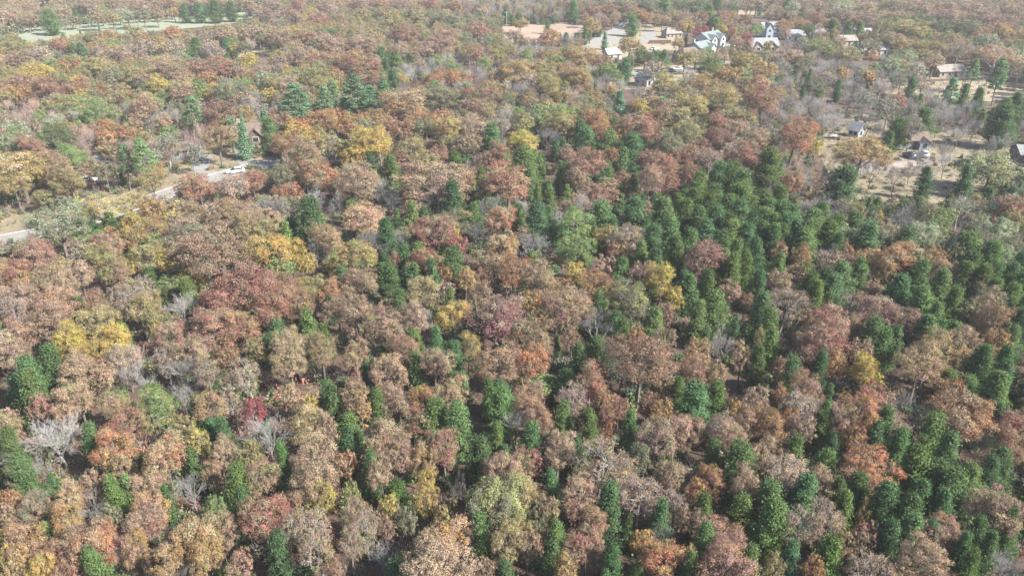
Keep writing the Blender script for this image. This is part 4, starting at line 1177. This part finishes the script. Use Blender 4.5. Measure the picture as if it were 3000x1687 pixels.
house("house", "white house with dark eaves beside the amber crown at village edge", "house", 1792, 172, 6.5, 6, 2.5, 1.8, 20, W_WHITE, R_PALE, wins=2)
house("house", "small grey-roofed house with bright white gable wall in clearing", "house", 1891, 250, 5.6, 6, 2.6, 1.9, 38, W_WHITE, R_GREY, ridge='y', wins=2, door=False)
house("house", "white wall showing left of the big bare grey tree", "house", 1464, 276, 6, 6, 2.8, 2.0, 10, W_WHITE, R_PALE, wins=2)
house("house", "brown-roofed house hidden between conifers above the street", "house", 738, 414, 9, 7, 2.7, 2.4, 8, W_BROWN, R_BROWN, bays=((2.0, 3.5, 1.0, 2.7, 1.9),), wins=3, chimney=(-3, 0.5))
house("house", "blue grey house in tree shade beside front lawn", "house", 552, 456, 6.5, 5, 2.4, 1.4, 10, W_GREY, R_BROWN, wins=3)
house("shed", "white shed glimpsed left of the open green pine", "shed", 310, 492, 3.4, 3, 2.2, 0.9, 5, W_WHITE, R_PALE, wins=1, door=False)
house("house", "low brown house behind the small yellow tree in yard", "house", 2652, 428, 9.6, 6, 2.5, 1.6, -6, W_GREY, R_BROWN, wins=4, door=True, bays=((3.4, 2.6, 1.2, 2.3, 0.9),))
house("shed", "tall narrow white-roofed shed standing alone in the yard", "shed", 2505, 400, 2.6, 3.2, 2.4, 1.7, 35, W_WHITE, R_PALE, ridge='y', wins=1, door=False)
house("barn", "grey-roofed brown barn at the right edge of yard", "barn", 3006, 468, 6, 7, 2.3, 1.5, -10, W_BROWN, R_GREY, wins=2)
house("house", "tan roof among bare trees in the pale upper clearing", "house", 2772, 222, 11, 7, 2.4, 1.8, 8, W_TAN, R_TAN, wins=4)
house("shed", "tiny white shed far beyond the village", "shed", 2246, 27, 4.5, 4, 2.4, 1.0, 0, W_WHITE, R_PALE, wins=1, door=False)
house("house", "far white-roofed house at the top left corner", "house", 125, 12, 6, 5, 2.5, 1.5, 5, W_WHITE, R_PALE, wins=2)

# fences and a retaining wall
def board_fence(label, pts_px, h, mat, z=0.0):
    pts = [at(x, y)[0] for x, y in pts_px]
    root = thing("board_fence", label, "fence", tuple(pts[0]))
    o = pts[0]
    g = Geo()
    for a, b in zip(pts[:-1], pts[1:]):
        d = (b - a)
        n = max(1, int(d.length / 0.2))
        u = d.normalized()
        w = Vector((-u.y, u.x, 0)) * 0.012
        for i in range(n):
            s, e = a + d * (i / n) - o, a + d * ((i + 0.92) / n) - o
            vs = [s - w, e - w, e + w, s + w]
            hh = h - 0.03 * (i % 2)
            g.add([(q.x, q.y, 0.05) for q in vs] + [(q.x, q.y, hh) for q in vs], [(4, 5, 6, 7), (0, 1, 5, 4), (1, 2, 6, 5), (2, 3, 7, 6), (3, 0, 4, 7)])
    link("board_panel", g.mesh("board_panel", mat), root)
    for a, b in zip(pts[:-1], pts[1:]):
        n = max(1, int((b - a).length / 2.4))
        for i in range(n + 1):
            q = Geo()
            c = a.lerp(b, i / n) - o
            q.box(c.x - .06, c.x + .06, c.y + .03, c.y + .15, -.2, h + 0.08)
            link("post", q.mesh("post", mat), root)
M_FENCE = plain("dark_stained_boards", (0.10, 0.055, 0.04), 0.9, 0.15, 2.0)
M_FENCE_GREY = plain("weathered_boards", (0.09, 0.09, 0.10), 0.9, 0.15, 2.0)
board_fence("long dark brown board fence across the straw lawn", [(1902, 129), (1965, 128)], 1.7, M_FENCE)
board_fence("dark weathered fence behind the pale upper right clearing", [(2895, 238), (2950, 243), (3010, 247)], 1.9, M_FENCE_GREY)

M_POLE = plain("weathered_pole", (0.34, 0.31, 0.28), 0.9, 0.15, 2.0)
def utility_pole(label, px, py, h):
    p, _ = at(px, py)
    root = thing("utility_pole", label, "utility pole", (p.x, p.y, 0), 0.3, "utility poles along the roads")
    g = Geo(); g.tube([(0, 0, -.3), (0, 0, h)], [0.17, 0.11], 8, 0, True)
    link("pole", g.mesh("pole", M_POLE), root)
    q = Geo(); q.box(-1.1, 1.1, 0.12, 0.22, h - .7, h - .56)
    ca = link("crossarm", q.mesh("crossarm", M_POLE), root)
    for x in (-1, -0.4, 0.4, 1):
        i = Geo(); i.tube([(x, .17, h - .56), (x, .17, h - .42), (x, .17, h - .36)], [0.05, 0.06, 0.02], 6, 0, True)
        link("insulator", i.mesh("insulator", M_TRIM), ca)
    t = Geo(); t.tube([(0.3, 0, h - 2.2), (0.3, 0, h - 1.3)], [0.2, 0.2], 8, 0, True)
    link("transformer", t.mesh("transformer", M_METAL), root)
utility_pole("tall pale utility pole left of the small grey-roofed house", 1853, 211, 9.5)
utility_pole("lone utility pole at the left end of the green pasture", 21, 103, 8.5)
utility_pole("thin utility pole above the reddish field", 1484, 78, 8.0)

# vehicles
M_TYRE = plain("tyre_rubber", (0.02, 0.02, 0.02), 0.9, 0.1)
M_RIM = plain("wheel_rim", (0.45, 0.45, 0.46), 0.35, 0.05, 2.0, 0.7)
M_LAMP = plain("lamp_lens", (0.75, 0.75, 0.72), 0.15, 0.03)
M_TAIL = plain("tail_lens", (0.35, 0.02, 0.02), 0.2, 0.03)
def car(label, px, py, rot, col, suv=False, name="parked_car"):
    p, _ = at(px, py)
    root = thing(name, label, "car", (p.x, p.y, 0.01), math.radians(rot), "cars parked by the houses and on the street")
    paint = bpy.data.materials.get("paint_%.2f_%.2f_%.2f" % col) or plain("paint_%.2f_%.2f_%.2f" % col, col, 0.25, 0.02)
    paint.name = "paint_%.2f_%.2f_%.2f" % col
    hh = 0.28 if suv else 0.0
    def loft(rows):
        g = Geo()
        n = len(rows[0])
        for r in rows:
            g.v += r
        for i in range(len(rows) - 1):
            for k in range(n):
                a, b = i * n + k, i * n + (k + 1) % n
                g.f.append((a, b, b + n, a + n))
        g.f += [tuple(range(n))[::-1], tuple(range((len(rows) - 1) * n, len(rows) * n))]
        g.mi = [0] * len(g.f)
        return g
    def ring(x, hw, z0, z1, r=0.12):
        return [(x, -hw + r, z0), (x, hw - r, z0), (x, hw, z0 + r), (x, hw, z1 - r * 1.6), (x, hw - r * 1.5, z1), (x, -hw + r * 1.5, z1), (x, -hw, z1 - r * 1.6), (x, -hw, z0 + r)]
    b = loft([ring(-2.25, .72, .38, .72 + hh), ring(-2.15, .86, .30, .88 + hh), ring(-1.2, .90, .26, .94 + hh), ring(0.6, .90, .26, .93 + hh), ring(1.3, .89, .27, .86 + hh * .8), ring(2.05, .84, .30, .74 + hh * .7), ring(2.25, .68, .36, .62 + hh * .6)])
    link("body", b.mesh("body", paint, True), root)
    x_r = -2.05 if suv else -1.75
    z0, z1 = .90 + hh, 1.42 + hh
    gl = loft([ring(x_r, .76, z0 - .06, z0 + .05, .05), ring(x_r + .45, .70, z0 - .06, z1 - .06, .08), ring(0.1, .70, z0 - .06, z1 - .05, .08), ring(1.05, .74, z0 - .1, z0 + .04, .05)])
    link("windows", gl.mesh("windows", M_GLASS, True), root)
    rf = loft([ring(x_r + .42, .62, z1 - .1, z1 + .0, .03), ring(x_r + .8, .66, z1 - .09, z1 + .06, .04), ring(-.1, .66, z1 - .09, z1 + .06, .04), ring(0.2, .60, z1 - .1, z1 - .01, .03)])
    link("roof_panel", rf.mesh("roof_panel", paint, True), root)
    for x in (-1.4, 1.4):
        for s in (-1, 1):
            t = Geo(); t.tube([(x, s * .72, .33), (x, s * .92, .33)], [.33, .33], 14, 0, True)
            w = link("wheel", t.mesh("wheel", M_TYRE), root)
            r = Geo(); r.tube([(x, s * .90, .33), (x, s * .935, .33)], [.2, .19], 10, 0, True)
            link("rim", r.mesh("rim", M_RIM), w)
    for s in (-1, 1):
        q = Geo(); q.box(2.10, 2.235, s * .62 - .16, s * .62 + .16, .56 + hh * .5, .68 + hh * .5)
        link("headlight", q.mesh("headlight", M_LAMP), root)
        q = Geo(); q.box(-2.27, -2.16, s * .64 - .12, s * .64 + .12, .62 + hh * .6, .76 + hh * .6)
        link("taillight", q.mesh("taillight", M_TAIL), root)
    return root
WHITE, SLATE, BLACK, SILVER = (0.75, 0.75, 0.75), (0.06, 0.08, 0.12), (0.02, 0.022, 0.025), (0.45, 0.47, 0.50)
car("white car with dark windows parked on the curving street", 690, 507, 205, WHITE, False)
car("dark blue-grey car left of the pair parked in the yard", 2664, 462, 100, SLATE, True)
car("silver and black car right of the pair parked in yard", 2704, 459, 78, SILVER, True)
car("black car parked under the big bare tree", 2818, 487, 160, BLACK, True)
car("dark car on the village street by a purple bare tree", 1962, 212, 190, SLATE)
car("white car behind the dark one on the village street", 1985, 206, 175, WHITE)
car("white car beside the dark brown fence", 1918, 147, 20, WHITE)
car("black car nearest the white townhouse in the lot", 2117, 152, 100, BLACK)
car("silver car in the middle of the pale parking lot", 2134, 146, 95, SILVER)
car("dark blue car farthest up the pale parking lot", 2147, 138, 90, SLATE)
car("white car at the top of the village road", 1826, 80, 60, WHITE)
car("small white car in tree shade beside lawn at left", 256, 534, 20, WHITE)

# propane tank in the yard
p, _ = at(2593, 450)
tk = thing("propane_tank", "silver white rounded tank lying on the yard lawn", "tank", (p.x, p.y, 0), math.radians(12))
g = Geo()
prof = [(-1.25, .02), (-1.2, .22), (-1.05, .38), (-.85, .46), (.85, .46), (1.05, .38), (1.2, .22), (1.25, .02)]
g.tube([(x, 0, .72) for x, _r in prof], [r for _x, r in prof], 18, 0, True)
link("tank_shell", g.mesh("tank_shell", plain("tank_paint", (0.6, 0.62, 0.65), 0.35, 0.04), True), tk)
for x in (-.7, .7):
    q = Geo(); q.box(x - .1, x + .1, -.35, .35, -.05, .4)
    link("cradle", q.mesh("cradle", M_KERB), tk)
q = Geo(); q.tube([(0, 0, 1.14), (0, 0, 1.32), (0, 0, 1.38)], [.17, .17, .05], 10, 0, True)
link("valve_cover", q.mesh("valve_cover", M_METAL), tk)

# low white trailer by the shed
p, _ = at(2441, 405)
tr = thing("utility_trailer", "low white flat trailer left of the white-roofed shed", "trailer", (p.x, p.y, 0), math.radians(5))
q = Geo(); q.box(-1.5, 1.5, -.8, .8, .55, .67); q.box(-1.5, 1.5, -.83, -.8, .67, .9); q.box(-1.5, 1.5, .8, .83, .67, .9)
link("bed", q.mesh("bed", W_WHITE), tr)
q = Geo(); q.tube([(1.5, -.5, .6), (2.5, 0, .5)], [.05, .05], 6); q.tube([(1.5, .5, .6), (2.5, 0, .5)], [.05, .05], 6)
link("tow_bar", q.mesh("tow_bar", M_METAL), tr)
for s in (-1, 1):
    q = Geo(); q.tube([(0, s * .85, .3), (0, s * 1.0, .3)], [.3, .3], 12, 0, True)
    w = link("wheel", q.mesh("wheel", M_TYRE), tr)
    q = Geo(); q.tube([(0, s * .98, .3), (0, s * 1.02, .3)], [.17, .17], 8, 0, True)
    link("rim", q.mesh("rim", M_RIM), w)

# pale cut log by the street
p, _ = at(276, 606)
g = Geo()
g.tube([(-1.5, 0, .18), (-.5, .04, .2), (.6, -.03, .2), (1.6, .02, .17)], [.17, .19, .18, .15], 9, 0, True)
g.tube([(.5, 0, .25), (.75, .2, .5)], [.06, .04], 6, 0, True)
lg = link("log", g.mesh("log", M_PALE, True), None, (p.x, p.y, 0), math.radians(24))
tag(lg, "pale bare log lying beside the curving street", "log")

# ---------------------------------------------------------------- the air
hz = Geo()
hz.box(-4300, 4300, -1800, 6800, -1.0, CAMH + 3.0)
m, n, l = new_mat("haze")
n.remove(n["Principled BSDF"])
v = n.new("ShaderNodeVolumePrincipled")
v.inputs["Color"].default_value = (0.92, 0.93, 0.96, 1)
v.inputs["Density"].default_value = 0.00021
v.inputs["Anisotropy"].default_value = 0.0
l.new(v.outputs[0], n["Material Output"].inputs["Volume"])
tag(link("haze", hz.mesh("haze", m)), "thin pale haze over the woods", None, None, 'stuff')
